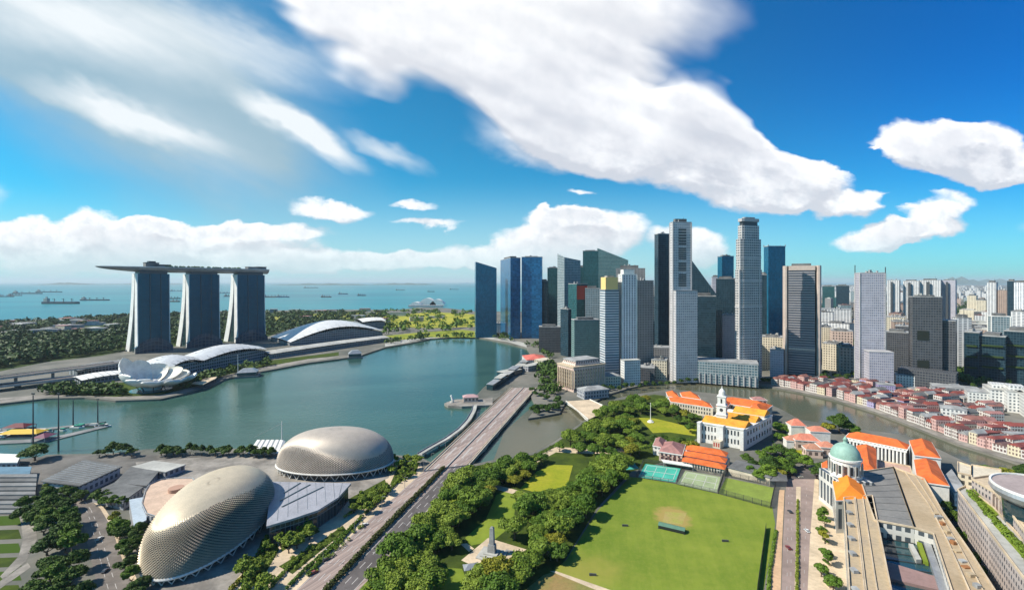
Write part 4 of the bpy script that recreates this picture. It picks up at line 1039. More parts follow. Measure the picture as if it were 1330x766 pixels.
for p in o8[::2]: MB().bar((*p,0), (*p,Z(350,762)), 1.8, 1.8).build('corner_pier', greyst, T)
for yy in (335,365,400,440):
    MB().prism(grow(o8 if yy > 350 else o8b, .5), Z(yy,762), Z(yy,762)+3).build('belt_course', greyst, T)
tower('slim dark tower edge behind the tallest tower, right side', foot(988,996,900,30,0), Z(357,900), 'navy')
q = foot2(992,998,1020,985,8); H = Z(320,985); T = tower('blue glass tower with a framed top between the tallest tower and the louvred slab', q, H, 'blue', plant=False)
b = MB(); 
for p in q: b.bar((*p,H), (*p,H+4), 1.5, 1.5)
b.build('top_frame', steel, T)
# podium between
q = foot(898,985,742,40,0); T = tower('low grey colonnaded podium between the pale slab and the tallest tower', q, Z(471,742), 'grey', name='podium_building', plant=False)
for k in range(12):
    p = lerp(q[0],q[1],(k+.5)/12); MB().bar((p[0],p[1]-1.2,0), (p[0],p[1]-1.2,16), 1.6, 1.6).build('column', greyst, T)
tower('low cream stone building with tall windows left of the louvred slab', foot(990,1018,860,30,0), Z(438,860), 'cream', name='bank_building')
tower('tiered lilac grey block below the blue framed tower', foot(1000,1018,800,26,0), Z(455,800), 'lilac', name='bank_building')
# louvred slab with rounded beige ends
q = foot2(1013,1016.5,1067,775,-24); q = foot(1016,1067,800,34,2); H = Z(345,800)
T = thing('office_tower', 'broad beige framed slab tower with horizontal louvres and rounded ends', 'tower', (*cen(q),0))
i0 = lerp(q[0],q[1],.16); i1 = lerp(q[0],q[1],.84); j0 = lerp(q[3],q[2],.16); j1 = lerp(q[3],q[2],.84)
MB().prism([i0,i1,j1,j0], 4, H-6).build('louvred_front', fb_ocbc, T)
for A, B, Cc, D_ in ((q[0],i0,j0,q[3]), (i1,q[1],q[2],j1)):
    c = cen([A,B,Cc,D_]); rr = math.dist(A,B)/2; ang = math.atan2(D_[1]-A[1], D_[0]-A[0]); ll = math.dist(A,D_)/2
    pl = []
    for k in range(20):
        a = math.pi*2*k/20; x = max(-ll, min(ll, (ll)*math.cos(a)*1.05)); y = rr*math.sin(a)
        pl.append((c[0]+x*math.cos(ang)-y*math.sin(ang)-0, c[1]+x*math.sin(ang)+y*math.cos(ang)-1.5))
    MB().prism(pl, 0, H).build('rounded_end', beige_st, T, smooth=False)
MB().prism([(p[0],p[1]-.8) for p in (i0,i1,j1,j0)], H-8, H).build('top_frame', beige_st, T)
MB().prism([(p[0],p[1]-.9) for p in (i0,i1,j1,j0)], Z(455,800), Z(452,800)).build('belt', beige_st, T)
MB().prism([lerp(cen(q),p,.5) for p in q], H, H+4).build('roof_plant', ROOFD, T)
tower('wide white block with an open frame behind the louvred slab', foot(1066,1106,1250,50,0), Z(402,1250), 'hdb', name='city_block')
tower('dark teal office block far behind the louvred slab, left of its pair', foot(1068,1084,2400,60,0), Z(372,2400), 'teal', name='city_block')
tower('dark teal office block far behind the louvred slab, right of its pair', foot(1086,1103,2300,60,0), Z(371,2300), 'navy', name='city_block')
# lilac tower with corner masts
q = foot2(1110.5,1117,1150,750,-18); H = Z(355,750)
T = tower('slender lilac grey tower with thin masts at its corners', q, H, 'lilac', trim=greyst)
for p, hh in ((q[3],14),(q[1],10)): MB().bar((*p,H), (*p,H+hh), .9, .9).build('mast', steel_d, T)
q2 = foot2(1122,1129,1161,715,-18); b = MB(); b.prism(q2, 0, Z(457,715)); b.build('annex', fb_lilac, T); b = MB(); b.prism(grow(q2,.5), Z(457,715), Z(457,715)+1.2); b.build('annex_roof', greyst, T)
# white apartment slabs behind
for k, (x0,x1,yt,D) in enumerate(((1152,1168,364,1850),(1173,1194,365,1830),(1195,1222,364,1800),(1223,1241,364,1780))):
    T = tower(['leftmost white apartment slab behind the two grey towers','second white apartment slab from the lilac tower','third white apartment slab, widest, partly behind the dark stepped tower','grey apartment slab with a dark stripe, rightmost of the four slabs'][k], foot(x0,x1,D,40,-6), Z(yt,D), 'hdb' if k < 3 else 'lilac', name='apartment_tower', group='apartment slabs behind the grey towers')
    b = MB(); q = foot(x0+(x1-x0)*.30,x0+(x1-x0)*.46,D-4,6,-6); b.prism(q, 0, Z(yt+2,D)); b.build('stair_shaft', steel_d, T)
# dark stepped tower with open voids
q = foot2(1180,1185,1224,735,-24); H = Z(386,735)
T = tower('dark grey stepped tower with two open voids in its front', q, H, 'dark', trim=None)
q2 = foot(1222,1241,722,30,-4); b = MB(); b.prism(q2, 0, Z(417,722)); b.build('lower_wing', fb_dark, T); b = MB(); b.prism(grow(q2,.4), Z(417,722), Z(417,722)+1.2); b.build('wing_roof', ROOFG, T)
a, b2 = q[0], q[1]; L = math.dist(a,b2); d = ((b2[0]-a[0])/L,(b2[1]-a[1])/L); n = (d[1],-d[0])
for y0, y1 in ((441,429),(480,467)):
    b = MB(); b.face([fpt(.16,Z(y0,735)),fpt(.56,Z(y0,735)),fpt(.56,Z(y1,735)),fpt(.16,Z(y1,735))]); b.build('open_void', mat('void_%d' % y0, (.012,.018,.014), .9), T)  # flat near-black face; the void's shade is put into its colour
q3 = foot(1166,1242,700,30,-6); b = MB(); b.prism(q3, 0, Z(482,700)); b.build('podium', fb_dark, T)
tower('dark office block between the lilac tower and the stepped tower', foot(1150,1182,860,30,0), Z(432,860), 'dark', name='city_block')
tower('second dark block behind, nearer the stepped tower', foot(1163,1184,940,30,0), Z(424,940), 'dark', name='city_block')
tower('pale ribbed block with many balconies right of the stepped tower', foot2(1237,1243,1262,840,-20), Z(413,840), 'hdb', name='apartment_block')
q = foot2(1283,1288,1313,900,-30); tower('blue white glass block above the dark low complex', q, Z(411,900), 'grey', name='city_block', trim=white)
for (x0,x1,yt,D,m_,lab) in ((1282,1294,367,1500,'hdb','white tower with a dark side over the right part of the city'),(1308,1318,365,1400,'navy','dark glass tower near the right edge, left of its pale twin'),(1317,1334,367,1380,'white','pale finned tower at the right edge above the dark complex'),(1256,1268,384,1700,'cream','cream apartment tower in the hazy gap, taller'),(1268,1281,390,1650,'cream','cream apartment tower in the hazy gap, shorter'),(1296,1308,377,1480,'brown','brick red tower between the white tower and the dark glass tower'),(1313,1332,405,1000,'hdb','white mid rise right of the blue white glass block')):
    tower(lab, foot(x0,x1,D,30,-8), Z(yt,D), m_, name='apartment_tower')
for (x0,x1,yt,D,lab) in ((1252,1272,432,760,'dark glass low block, left one of the dark complex'),(1272,1306,437,745,'dark glass low block with roof gardens, middle of the dark complex'),(1304,1345,431,735,'dark glass low block, right one of the dark complex')):
    T = tower(lab, foot(x0,x1,D,40,-6), Z(yt,D), 'navy', name='city_block')
    for yy in (448,462,476):
        g = MB(); q = foot(x0+3,x1-3,D-2,5,-6); g.prism(q, Z(yy+2,D), Z(yy,D), bottom=True); g.build('planted_ledge', MATS['woodland_floor'], T)
# second row and filler of the district, hidden depth between towers
for k, (x0,x1,yt,D,m_) in enumerate(((640,652,420,1500,'white'),(700,716,398,1600,'teal'),(716,730,392,1700,'grey'),(752,770,400,1300,'green'),(796,812,380,1200,'navy'),(838,852,385,1150,'grey'),(842,862,420,1000,'dark'),(836,872,452,840,'stone'),(925,935,360,1250,'lilac'),(948,960,372,1300,'grey'),(1066,1080,425,1000,'cream'),(1080,1108,430,950,'pink'),(1068,1100,447,860,'cream'),(1090,1112,452,840,'pink'),(1150,1175,412,1100,'cream'),(1160,1184,418,1000,'brown'),(846,866,468,780,'cream'),(830,850,478,760,'dark'))):
    tower('mid rise block half hidden among the taller business towers', foot(x0,x1,D,30,random.uniform(-10,10)), Z(yt,D), m_, name='city_block', group='half hidden blocks between the business towers')
# far city fading into haze
mm = ['hdb','cream','stone','grey','dark','brown','pink','hdb','teal','brown']
for k in range(150):
    D = 1150*(1+3.2*random.random()**1.5); x = random.uniform(1062,1345) if k % 4 else random.uniform(1240,1345)
    w = random.uniform(25,80); h = random.choice((20,28,40,50,70)) * random.uniform(.8,1.3); h = min(h, Z(372,D) if D > 2000 else Z(392+random.uniform(0,15),D))
    if D < 1150*1.2 and x > 1230: h = min(h, 45)
    xw = w/D*F; T = thing('city_block', 'pale mid rise block of the hazy city spreading towards the horizon', 'building', (*V(x,D),0), 'blocks of the hazy city'); q = foot(x-xw/2, x+xw/2, D, random.uniform(18,40), random.uniform(-25,25))
    MB().prism(q, 0, h).build('facade', f_by[random.choice(mm)], T)
    b = MB(); b.prism(grow(q,.3), h, h+1.2); b.prism([lerp(cen(q),p,.4) for p in q], h+1.2, h+4.5); b.build('roof', random.choice((ROOFG, redroof2, ROOFD, conc)), T)
b = MB()
for k in range(900):
    D = 3500+random.random()**1.2*9000; x = random.uniform(1040,1420); w = random.uniform(20,60); h = random.choice((12,15,25,40,60,75)) 
    c = V(x,D); b.prism(rect(c, w, 20, random.uniform(0,3)), 0, h)
o = b.build('distant_city', f_by['hdb']); o['kind'] = 'stuff'; tag(o, 'distant city of countless small pale blocks fading into haze', 'city')

# =====================================================  SHOPHOUSES ALONG THE RIVER
BK = [P(*q) for q in ((1004,499),(1040,506),(1085,516),(1138,531),(1190,550),(1243,571),(1296,587),(1345,600))]
def along(pts, s):
    for a, b_ in zip(pts, pts[1:]):
        L = math.dist(a,b_)
        if s <= L: return lerp(a,b_,s/L), ((b_[0]-a[0])/L,(b_[1]-a[1])/L)
        s -= L
    return None
tot = sum(math.dist(a,b_) for a, b_ in zip(BK, BK[1:]))
fs = [facade('shop_white', (.64,.60,.56), (.10,.06,.055), 3.6, 2.6, .38, .35, gr=.4), facade('shop_pink', (.62,.40,.36), (.14,.08,.08), 3.6, 2.4, .42, .45, gr=.4), facade('shop_cream', (.66,.58,.42), (.14,.10,.08), 3.6, 2.5, .42, .45, gr=.4), facade('shop_lilac', (.40,.36,.55), (.10,.08,.12), 3.6, 2.5, .42, .45, gr=.4)]
rf = [redroof, redroof, redroof2, brownroof, roof_tiles('plum_tiles', (.17,.06,.055)), roof_tiles('dusty_tiles', (.33,.14,.11)), ROOFD]
UP = [P(*q) for q in ((1003,493),(1090,498),(1150,503),(1225,509),(1262,512),(1292,530),(1306,558),(1345,590))]
region = BK + UP[::-1]
cnt = 0; rows = 0
for row in range(26):
    off = 8+row*17.5+ (row//2)*5; s = 3
    while s < tot:
        r = along(BK, s)
        if not r: break
        p, d = r; n = (-d[1], d[0]); n = n if n[0]+n[1]*.2 > 0 else (-n[0],-n[1])
        w = random.uniform(7,11); dp = random.uniform(12,15.5)
        c = (p[0]+n[0]*off+d[0]*0, p[1]+n[1]*off)
        if inpoly(c[0], c[1], region) or row == 0:
            if random.random() < .93 and cnt < 300:
                k = random.choice((0,0,1,2,0,1)) if random.random() > .03 else 3
                h = random.uniform(6.5,13.5); ang = math.atan2(d[1], d[0])+random.uniform(-.06,.06); c = (c[0]+random.uniform(-1.2,1.2), c[1]+random.uniform(-1,1))
                q = rect(c, w*1.02, dp, ang)
                T = thing('shophouse', 'narrow shophouse with tiled gable roof in the rows beside the river', 'shophouse', (c[0],c[1],0), 'shophouses along the curved river bank')
                MB().prism(q, 0, h, cap=False).build('wall', fs[k], T)
                b = MB(); gable(b, q, h, random.uniform(2,3.6), over=.25) if random.random() < .85 else b.prism(grow(q,.2), h, h+1.2); b.build('roof', random.choice(rf) if random.random() < .85 else ROOFG, T); cnt += 1
        s += w*1.04+ (6 if random.random() < .04 else 0)
print('shophouses', cnt)
for k, (x, y, w, dp, h, ang, m_, lab) in enumerate(((1180,503,34,22,20,-30,f_whitew,'white mid size block standing among the red roofs'),(1240,515,50,30,14,-35,f_stone,'long grey roofed block at the back of the red roofs'),(1272,525,26,20,18,-35,f_whitew,'white block at the upper right end of the red roofs'),(1150,513,20,16,16,-28,fs[3],'lilac painted block among the red roofs'),(1238,548,22,16,17,-40,f_whitew,'white walled house with a dark roof near the river bend'))):
    house('river_block', lab, rect(P(x,y), w, dp, R(ang)), h, 3, m_, ROOFG, style='flat' if k % 2 else 'hip')
for k, (x, y, w, dp, h) in enumerate(((1296,527,22,40,24),(1318,532,22,40,26),(1345,540,26,40,26))):
    T = house('terrace_flats', ['stepped white flats left of the group at the right edge','stepped white flats in the middle of the right edge group','stepped white flats cut by the right edge'][k], rect(P(x,y), w, dp, R(-35)), h, 0, f_whitew, conc, 'flats', style='flat'); q = rect(P(x,y), w*.7, dp*.5, R(-35)); b = MB(); b.prism(q, h+1, h+6); b.build('upper_terrace', f_whitew, T)
house('river_block', 'low building with red tiled roof at the right edge beyond the river', foot(1308,1345,455,16,-30), 9, 4, f_whitew, redroof, style='hip')
# =====================================================  SPIKED THEATRE SHELLS
alu = mat('champagne_aluminium', (.62,.51,.37), .45, .3, var=.06, scale=.2)
alu2 = mat('pale_aluminium', (.48,.41,.35), .48, .25, var=.06, scale=.2)
shell_glass = mat('shell_glass', (.035,.045,.045), .2, spec=.6)
def theatre(label, c, a, b, ang, z0, h, metal, nA, nK, pear=.12, amp=1.0, smooth_top=.55, lift=0):
    T = thing('theatre_shell', label, 'theatre', (*c,0), 'pair of spiky theatre shells'); ca, sa = math.cos(ang), math.sin(ang)
    def pt(th, t, o=0):
        ph = t*math.pi/2; r = max(math.cos(ph),0)**.72; z = z0+h*math.sin(ph)**.92
        k = 1+pear*math.cos(th); x = (a+o)*math.cos(th)*r; y = (b+o)*math.sin(th)*r*k
        z += lift*math.cos(th)*r*h*.15
        return Vector((c[0]+x*ca-y*sa, c[1]+x*sa+y*ca, z+o*math.sin(ph)*.8))
    sh = MB()
    def ringT(k): return (k/nK)**1.12*.985
    for k in range(-1, nK-1):
        t0, t1, t2 = ringT(max(k,0)), ringT(k+1), ringT(k+2)
        for j in range(nA):
            off = .5 if k % 2 else 0
            th = lambda q: 2*math.pi*(j+off+q)/nA
            L, Rr, Bt, Tp = pt(th(-.5), t1), pt(th(.5), t1), pt(th(0), t0), pt(th(0), t2)
            mid = (L+Rr+Bt+Tp)/4; nrm = (Rr-L).cross(Tp-Bt)
            nrm = nrm.normalized() if nrm.length > 1e-6 else Vector((0,0,1))
            sz = (Rr-L).length*.5
            # hoods open wide low down on the shell, close flat near the ridge
            am = amp*max(.06, min(1, (smooth_top+.12*math.sin(th(0)*2)-t1)/.22))
            ap = mid + nrm*sz*am + (Bt-mid)*.25*am
            up = (Tp-mid)*(.25)
            sh.face([L, ap, Tp], mi=0); sh.face([ap, Rr, Tp], mi=0)
            dk = 1 if am > .35 else 0
            sh.face([L, Bt, ap], mi=dk if am > .35 else 0); sh.face([Bt, Rr, ap], mi=dk)
    # cap
    capv = [pt(2*math.pi*(j+.5)/nA, ringT(nK-1)) for j in range(nA)]
    sh.face([tuple(v) for v in capv], mi=0)
    sh.build('sunshade_shell', [metal, shell_glass], T)
    N = 72; rm = [pt(2*math.pi*j/N, 0, .5) for j in range(N)]
    b1 = MB(); b1.tube(rm+[rm[0]], .8, 6); b1.build('rim', white, T)
    gw = MB(); ins = [pt(2*math.pi*j/N, 0, -3) for j in range(N)]
    for j in range(N):
        p, q = ins[j], ins[(j+1)%N]; gw.face([(p.x,p.y,0),(q.x,q.y,0),(q.x,q.y,q.z),(p.x,p.y,p.z)], [(j*3,0),(j*3+3,0),(j*3+3,8),(j*3,8)])
    gw.build('glass_wall', facade('foyer_glass', (.2,.2,.2), (.02,.03,.035), 8, 3, .08, .1) if 'foyer_glass' not in MATS else MATS['foyer_glass'], T)
    for j in range(0, N, 2):
        p = rm[j]; q0 = pt(2*math.pi*(j-1)/N, 0, -.3); q1 = pt(2*math.pi*(j+1)/N, 0, -.3); g0 = pt(2*math.pi*j/N, 0, -1.2)
        st = MB(); st.bar((g0.x,g0.y,0), q0, .45, .45); st.bar((g0.x,g0.y,0), q1, .45, .45); st.build('strut', white, T)
    return T
theatre('golden spiky theatre shell shaped like an almond, nearer one, running away from the viewer', (-195,302), 52, 30, R(95), 6, 29, alu, 104, 58, pear=.06, amp=1.15, smooth_top=.60, lift=.5)
theatre('silver spiky theatre shell, farther one lying sideways by the water', (-156,409), 50, 28, R(2), 6, 29, alu2, 124, 50, pear=.05, amp=.8, smooth_top=.42)
# low fan roof between
FR = thing('foyer', 'low fan shaped grey metal roof between the two spiky shells', 'foyer', (-160,345,0))
q = [P(352,625,13), P(456,627,13), P(440,645,13), P(413,662,13), P(380,673,13), P(346,683,13)]
b = MB(); b.prism(q, 11.6, 13, bottom=True); b.build('roof', mat('foyer_roof', (.36,.36,.40), .55, .2, var=.1, scale=.08), FR)
b = MB(); b.prism([lerp(cen(q),p,.93) for p in q], 0, 11.6); b.build('glass_wall', MATS['foyer_glass'], FR)
for (x0,y0,x1,y1) in ((369,640,390,627),(364,650,403,629),(366,658,420,632)):
    a, c = P(x0,y0,13.1), P(x1,y1,13.1); s = MB(); s.bar((*a,13.25), (*c,13.25), 1.0, .3); s.build('skylight', glass_d, FR)
for k in range(1,9):
    t = k/9; a = lerp(q[0],q[1],t); c = lerp(q[5],q[2],min(1,t*1.2)); s = MB(); s.bar((*a,13.1), (*lerp(a,c,.97),13.1), .25, .2); s.build('seam', steel, FR)
TR = thing('round_terrace', 'round beige roof terrace to the left of the golden shell', 'terrace', (*P(212,645,10),0))
q = [P(x,y,10) for x, y in ((188,640),(194,630),(208,624),(226,622),(250,622),(262,640),(240,670),(215,676),(190,668),(184,655))]
MB().prism(q, 0, 10).build('podium', f_stone, TR); b = MB(); b.prism([lerp(cen(q),p,.985) for p in q], 10, 10.5); b.build('roof', mat('terrace_beige', (.56,.40,.30), .8, var=.12, scale=.1), TR)
MB().tube([(*p,11.2) for p in q]+[(*q[0],11.2)], .25, 5).build('railing', steel, TR)
MB().lathe((*P(229,637,10.5),10.5), [(5,0),(5,2.5),(4.4,2.6)], 20).build('rotunda', mat('terracotta_paint', (.42,.25,.18), .8), TR)
SQ = MB(); q = [P(x,y,8) for x, y in ((168,650),(190,646),(190,676),(174,684))]; T = thing('service_block', 'pale blue grey flat roofed block left of the golden shell', 'building', (*cen(q),0)); SQ.prism(q, 0, 8).build('wall', f_stone, T); b = MB(); b.prism(grow(q,.4), 8, 8.8); b.build('roof', mat('pale_blue_roof', (.40,.46,.52), .6, var=.1), T)
# outdoor theatre with mast and sail roofs
OT = thing('outdoor_stage', 'white sail roofed stage with a tall mast at the water edge behind the shells', 'stage', (*P(344,582),0))
base = P(366,584); MB().lathe((*base,0), [(.6,0),(.3,28)], 8).build('mast', white, OT)
for k in range(6):
    a = P(322+k*7, 590, 2); c = P(334+k*6, 572, 9); s = MB(); w = 3.0
    s.face([(a[0],a[1],3),(a[0]+w,a[1],3),(c[0]+w,c[1],10),(c[0],c[1],10)]); s.face([(a[0]+w,a[1],3),(a[0]+w*1.7,a[1],2),(c[0]+w*1.7,c[1],8.6),(c[0]+w,c[1],10)])
    s.build('sail', white, OT)
MB().bar((*base,26), (*P(330,578),8), .25, .25).build('stay_cable', steel, OT)
MB().prism([P(320,592),P(366,592),P(366,580),P(328,580)], 0, 1.6).build('stage_floor', conc_d, OT)

# =====================================================  LEFT SHORE: halls, floating marina
T = thing('market_hall', 'long low hall with a grey ribbed roof left of the shells', 'hall', (*P(105,612),0)); q = [P(56,624,9), P(104,630,9), P(156,606,9), P(110,597,9)]
MB().prism(q, 0, 8.4).build('wall', f_stone, T); b = MB(); b.prism(grow(q,1.5), 8.4, 9.2, bottom=True); b.build('roof', ROOFD, T)
for k in range(1,12):
    s = MB(); s.bar((*lerp(q[0],q[3],k/12),9.4), (*lerp(q[1],q[2],k/12),9.4), .3, .3); s.build('roof_rib', steel, T)
for k, (pts, h, m_, lab) in enumerate((([(120,640),(160,650),(185,632),(150,626)],7,ROOFD,'dark flat roofed shed between the ribbed hall and the round terrace'), ([(150,626),(190,630),(205,612),(170,606)],6,ROOFD,'grey flat shed nearest the shore trees'), ([(170,606),(215,612),(240,603),(200,598)],6,conc,'pale shed beside the waterfront tree row'), ([(-20,600),(22,600),(26,590),(-20,588)],7,white,'white marina club building at the left edge'), ([(0,625),(36,622),(40,606),(0,606)],6,mat('dusk_blue_roof',(.12,.22,.30),.6,var=.2),'blue roofed boat shed at the left edge'))):
    q = [P(x,y,h) for x, y in pts]; T = thing('shed', lab, 'shed', (*cen(q),0)); MB().prism(q, 0, h-.8).build('wall', f_stone, T); b = MB(); b.prism(grow(q,.8), h-.8, h); b.build('roof', m_, T)
T = thing('grandstand', 'stepped grandstand with rows of seats at the left edge', 'grandstand', (*P(10,655),0))
for k in range(9):
    q = [P(-90,668-k*4.2), P(44+k*.5,667-k*4.2), P(44+k*.5,663-k*4.2), P(-90,664-k*4.2)]; b = MB(); b.prism(q, 0, 1+k*1.0); b.build('seat_row', ROOFD if k % 2 else conc_d, T)
GM = 'boats moored at the left edge of the bay'
def boat(c, L, ang, k, z=-2.5):
    T = thing('boat', ['small white boat moored at the floating dock','small dark hulled boat moored at the floating dock','small green roofed boat moored at the floating dock'][k], 'boat', (*c,z), GM+', '+['white','dark','green roofed'][k]+' ones'); ca, sa = math.cos(ang), math.sin(ang); w = L*.3
    o = [(-.5,-.45),(.2,-.5),(.5,0),(.2,.5),(-.5,.45)]; q = [(c[0]+x*L*ca-y*w*sa, c[1]+x*L*sa+y*w*ca) for x, y in o]
    MB().prism(q, z-.3, z+1.3).build('hull', [white, steel_d, white][k], T); r = rect(c, L*.45, w*.7, ang); MB().prism(r, z+1.3, z+2.8, topscale=.9).build('cabin', [win_d, white, glass_t][k], T)
    b = MB(); b.prism(grow(r,.2), z+2.8, z+3.1); b.build('cabin_roof', [white, conc, mat('boat_green', (.05,.35,.22), .5) if 'boat_green' not in MATS else MATS['boat_green']][k], T)
T = thing('floating_dock', 'long dark floating dock reaching right from the left edge of the bay', 'dock', (*P(60,560),-3)); 
MB().prism([P(-60,575,-2.5),P(60,570,-2.5),P(140,552,-2.5),P(142,554,-2.5),P(62,574,-2.5),P(-60,580,-2.5)], -3, -1.8).build('deck', conc_d, T)
MB().prism([P(-60,558,-2.5),P(60,556,-2.5),P(138,548,-2.5),P(60,559,-2.5),P(-60,561,-2.5)], -3, -1.8).build('finger', conc_d, T)
random.seed(11)
for k in range(26):
    t = random.random(); x = -10+145*t; y = random.uniform(563-t*13, 571-t*17); boat(P(x,y,-2.5), random.uniform(9,17), random.uniform(-.3,.5), k % 3)
for (x0,x1,y,m_,lab) in ((8,54,561,(.62,.38,.02),'long yellow canopy over the floating platform'),(12,38,553,(.12,.01,.015),'dark red canopy behind the yellow one'),(50,66,566,(.16,.04,.08),'small rosy canopy right of the yellow one')):
    c = P((x0+x1)/2,y,2); T = thing('canopy', lab, 'canopy', (*c,-2)); w = (x1-x0)/F*c[1]; q = rect(c, w, 15, R(4))
    MB().prism(q, -3, -1.4).build('float', conc_d, T); b = MB(); hip(b, q, 2.2, 3.2, over=.5); b.build('fabric_roof', mat('canopy_%d' % x0, m_, .6), T)
    for p in q: MB().bar((*p,-1.4), (*p,2.2), .4, .4).build('post', steel, T)
for x, y in ((43,588),(76,585),(95,552),(127,551)):
    c = P(x,y,-2); T = thing('light_mast', 'tall slim dark mast standing in the water by the floating dock', 'mast', (*c,-3), 'tall masts by the floating dock'); h = (y-505)/F*c[1]*.93 if y > 570 else (y-518)/F*c[1]
    MB().lathe((*c,-3.5), [(.8,0),(.4,h)], 6).build('pole', steel_d, T); MB().box(c[0]-1.4,c[0]+1.4,c[1]-.4,c[1]+.4,h-3,h-1.6).build('lamp_head', steel_d, T)

# =====================================================  CIVIC BUILDINGS
# concert hall with clock tower
A, B, Cc = P(908,573), P(968,584), P(1003,563); D_ = (A[0]+Cc[0]-B[0], A[1]+Cc[1]-B[1]); VT = thing('concert_hall', 'white concert hall with amber roofs and a tall white clock tower', 'concert hall', (*cen([A,B,Cc,D_]),0))
H = 19; qv = [A,B,Cc,D_]; MB().prism(qv, 0, H).build('wall', white, VT)
b = MB(); b.prism(grow(qv,.8), H, H+1.2); b.build('cornice', white, VT)
def sub(q, s0, s1, t0, t1): 
    f = lambda s, t: lerp(lerp(q[0],q[1],s), lerp(q[3],q[2],s), t)
    return [f(s0,t0), f(s1,t0), f(s1,t1), f(s0,t1)]
for (s0,s1,t0,t1,z) in ((.03,.97,.03,.30,0),(.10,.97,.40,.66,0),(.25,.97,.74,.98,2)):
    q = sub(qv,s0,s1,t0,t1); b = MB(); gable(b, q, H+1.3+z, 5, over=0); b.build('roof', yorange, VT)
    if z: MB().prism(q, H+1.2, H+1.3+z).build('attic', cream, VT)
windows(VT, A, B, 2, H, 13, 2, .45, .55, frame=white); windows(VT, B, Cc, 2, H, 9, 2, .4, .5, frame=white)
for s in (0,.5,1):   # projecting bays
    q = sub(qv, max(0,s-.07), min(1,s+.07), -.06, 0); MB().prism(q, 0, H+.8).build('bay', white, VT)
    b = MB(); b.prism(grow(q,.4), H+.8, H+2); b.build('bay_pediment', white, VT)
b = MB(); q = sub(qv,.42,.58,-.16,-.061); b.prism(q, 0, 7); b.build('portico', cream, VT); windows(VT, q[0], q[1], 1, 6, 3, 1, .6, .8, m_=mat('red_door', (.40,.06,.05), .6), name='door')
tc_ = lerp(A, D_, .22); tc_ = (tc_[0]+ (B[0]-A[0])*.36, tc_[1]+(B[1]-A[1])*.36); ang = math.atan2(B[1]-A[1], B[0]-A[0])
CT_ = thing('clock_tower', 'tall white clock tower with a domed top rising from the amber roofed concert hall', 'clock tower', (*tc_,0))
zt = 0
for w, z0, z1 in ((9.5,0,28),(8.6,28,37),(7.6,38,46)):
    MB().prism(rect(tc_, w, w, ang), z0, z1).build('stage', white, CT_)
for w, z in ((10.6,27.4),(9.8,37),(8.6,46)): b = MB(); b.prism(rect(tc_, w, w, ang), z, z+1.0); b.build('cornice', white, CT_)
MB().lathe((*tc_,47), [(3.2,0),(3.2,3),(2.9,4.6),(1.6,6.4),(.5,7.4),(.2,10)], 12).build('cupola', white, CT_)
for k in range(4):
    a = ang - math.pi/2 + k*math.pi/2; nx, ny = math.cos(a), math.sin(a)
    f = MB(); cc = (tc_[0]+nx*4.4, tc_[1]+ny*4.4); N = 16
    f.face([(cc[0]-ny*1.7*math.cos(6.2832*i/N), cc[1]+nx*1.7*math.cos(6.2832*i/N), 33+1.7*math.sin(6.2832*i/N)) for i in range(N)]); o = f.build('clock_face', steel_d, CT_)
    for zc, w, h, dd in ((42,1.6,4.5,3.86),(22,1.3,4,4.81),(13,1.3,4,4.81)):
        f = MB(); cc = (tc_[0]+nx*dd, tc_[1]+ny*dd)
        f.face([(cc[0]-ny*w/2*s_, cc[1]+nx*w/2*s_, zc+h/2*u_) for s_, u_ in ((-1,-1),(1,-1),(1,1),(-1,1))]); f.build('window', win_d, CT_)
# river museum complex with orange hip roofs
G2 = 'orange roofed museum wings by the river'
def wing(lab, q, h, rh, wm, rm, nx=0, nz=2, group=None, cat='building', name='museum_wing', faces=((0,1),(1,2),(3,0)), fr=None):
    T = thing(name, lab, cat, (*cen(q),0), group); MB().prism(q, 0, h).build('wall', wm, T); b = MB(); b.prism(grow(q,.7), h, h+.8); b.build('cornice', white, T)
    b = MB(); hip(b, q, h+.82, rh, over=.2); b.build('roof', rm, T)
    if nx:
        for i, j in faces: windows(T, q[i], q[j], 1.5, h, max(2,int(nx*math.dist(q[i],q[j])/30)), nz, .45, .6, frame=fr)
    return T
q0 = [P(871,533), P(926,542), None, None]; dv = (P(866,521)[0]-q0[0][0], P(866,521)[1]-q0[0][1]); q0[2] = (q0[1][0]+dv[0], q0[1][1]+dv[1]); q0[3] = (q0[0][0]+dv[0], q0[0][1]+dv[1])
wing('orange roofed museum wing left of the clock tower, lower front part', sub(q0,.0,1,0,.45), 11, 5, cream, orange, 9)
wing('orange roofed museum wing left of the clock tower, higher block', sub(q0,.35,.8,.5,1), 14, 6, cream, orange, 6)
wing('orange roofed museum wing left of the clock tower, leftmost end block', sub(q0,-.02,.28,.5,1.0), 12, 5, white, orange, 5)
q1 = [P(930,545), P(985,556), None, None]; q1[2] = P(1004,540); q1[3] = P(938,530)
wing('long orange hip roofed block behind the amber roofs, beside the river', sub(q1,.0,1,.55,.95), 13, 6, cream, orange, 8)
wing('orange roofed block right of the clock tower', sub(q1,.0,.25,.0,.5), 15, 5, cream, orange, 6)
wing('orange roofed corner pavilion at the right end of the concert hall', sub(q1,.72,1.06,.1,.5), 16, 6, white, orange, 6)
wing('small pink roofed block on the river side of the orange roofs', rect(P(985,536), 16, 12, R(-10)), 17, 3, f_pink, brownroof)
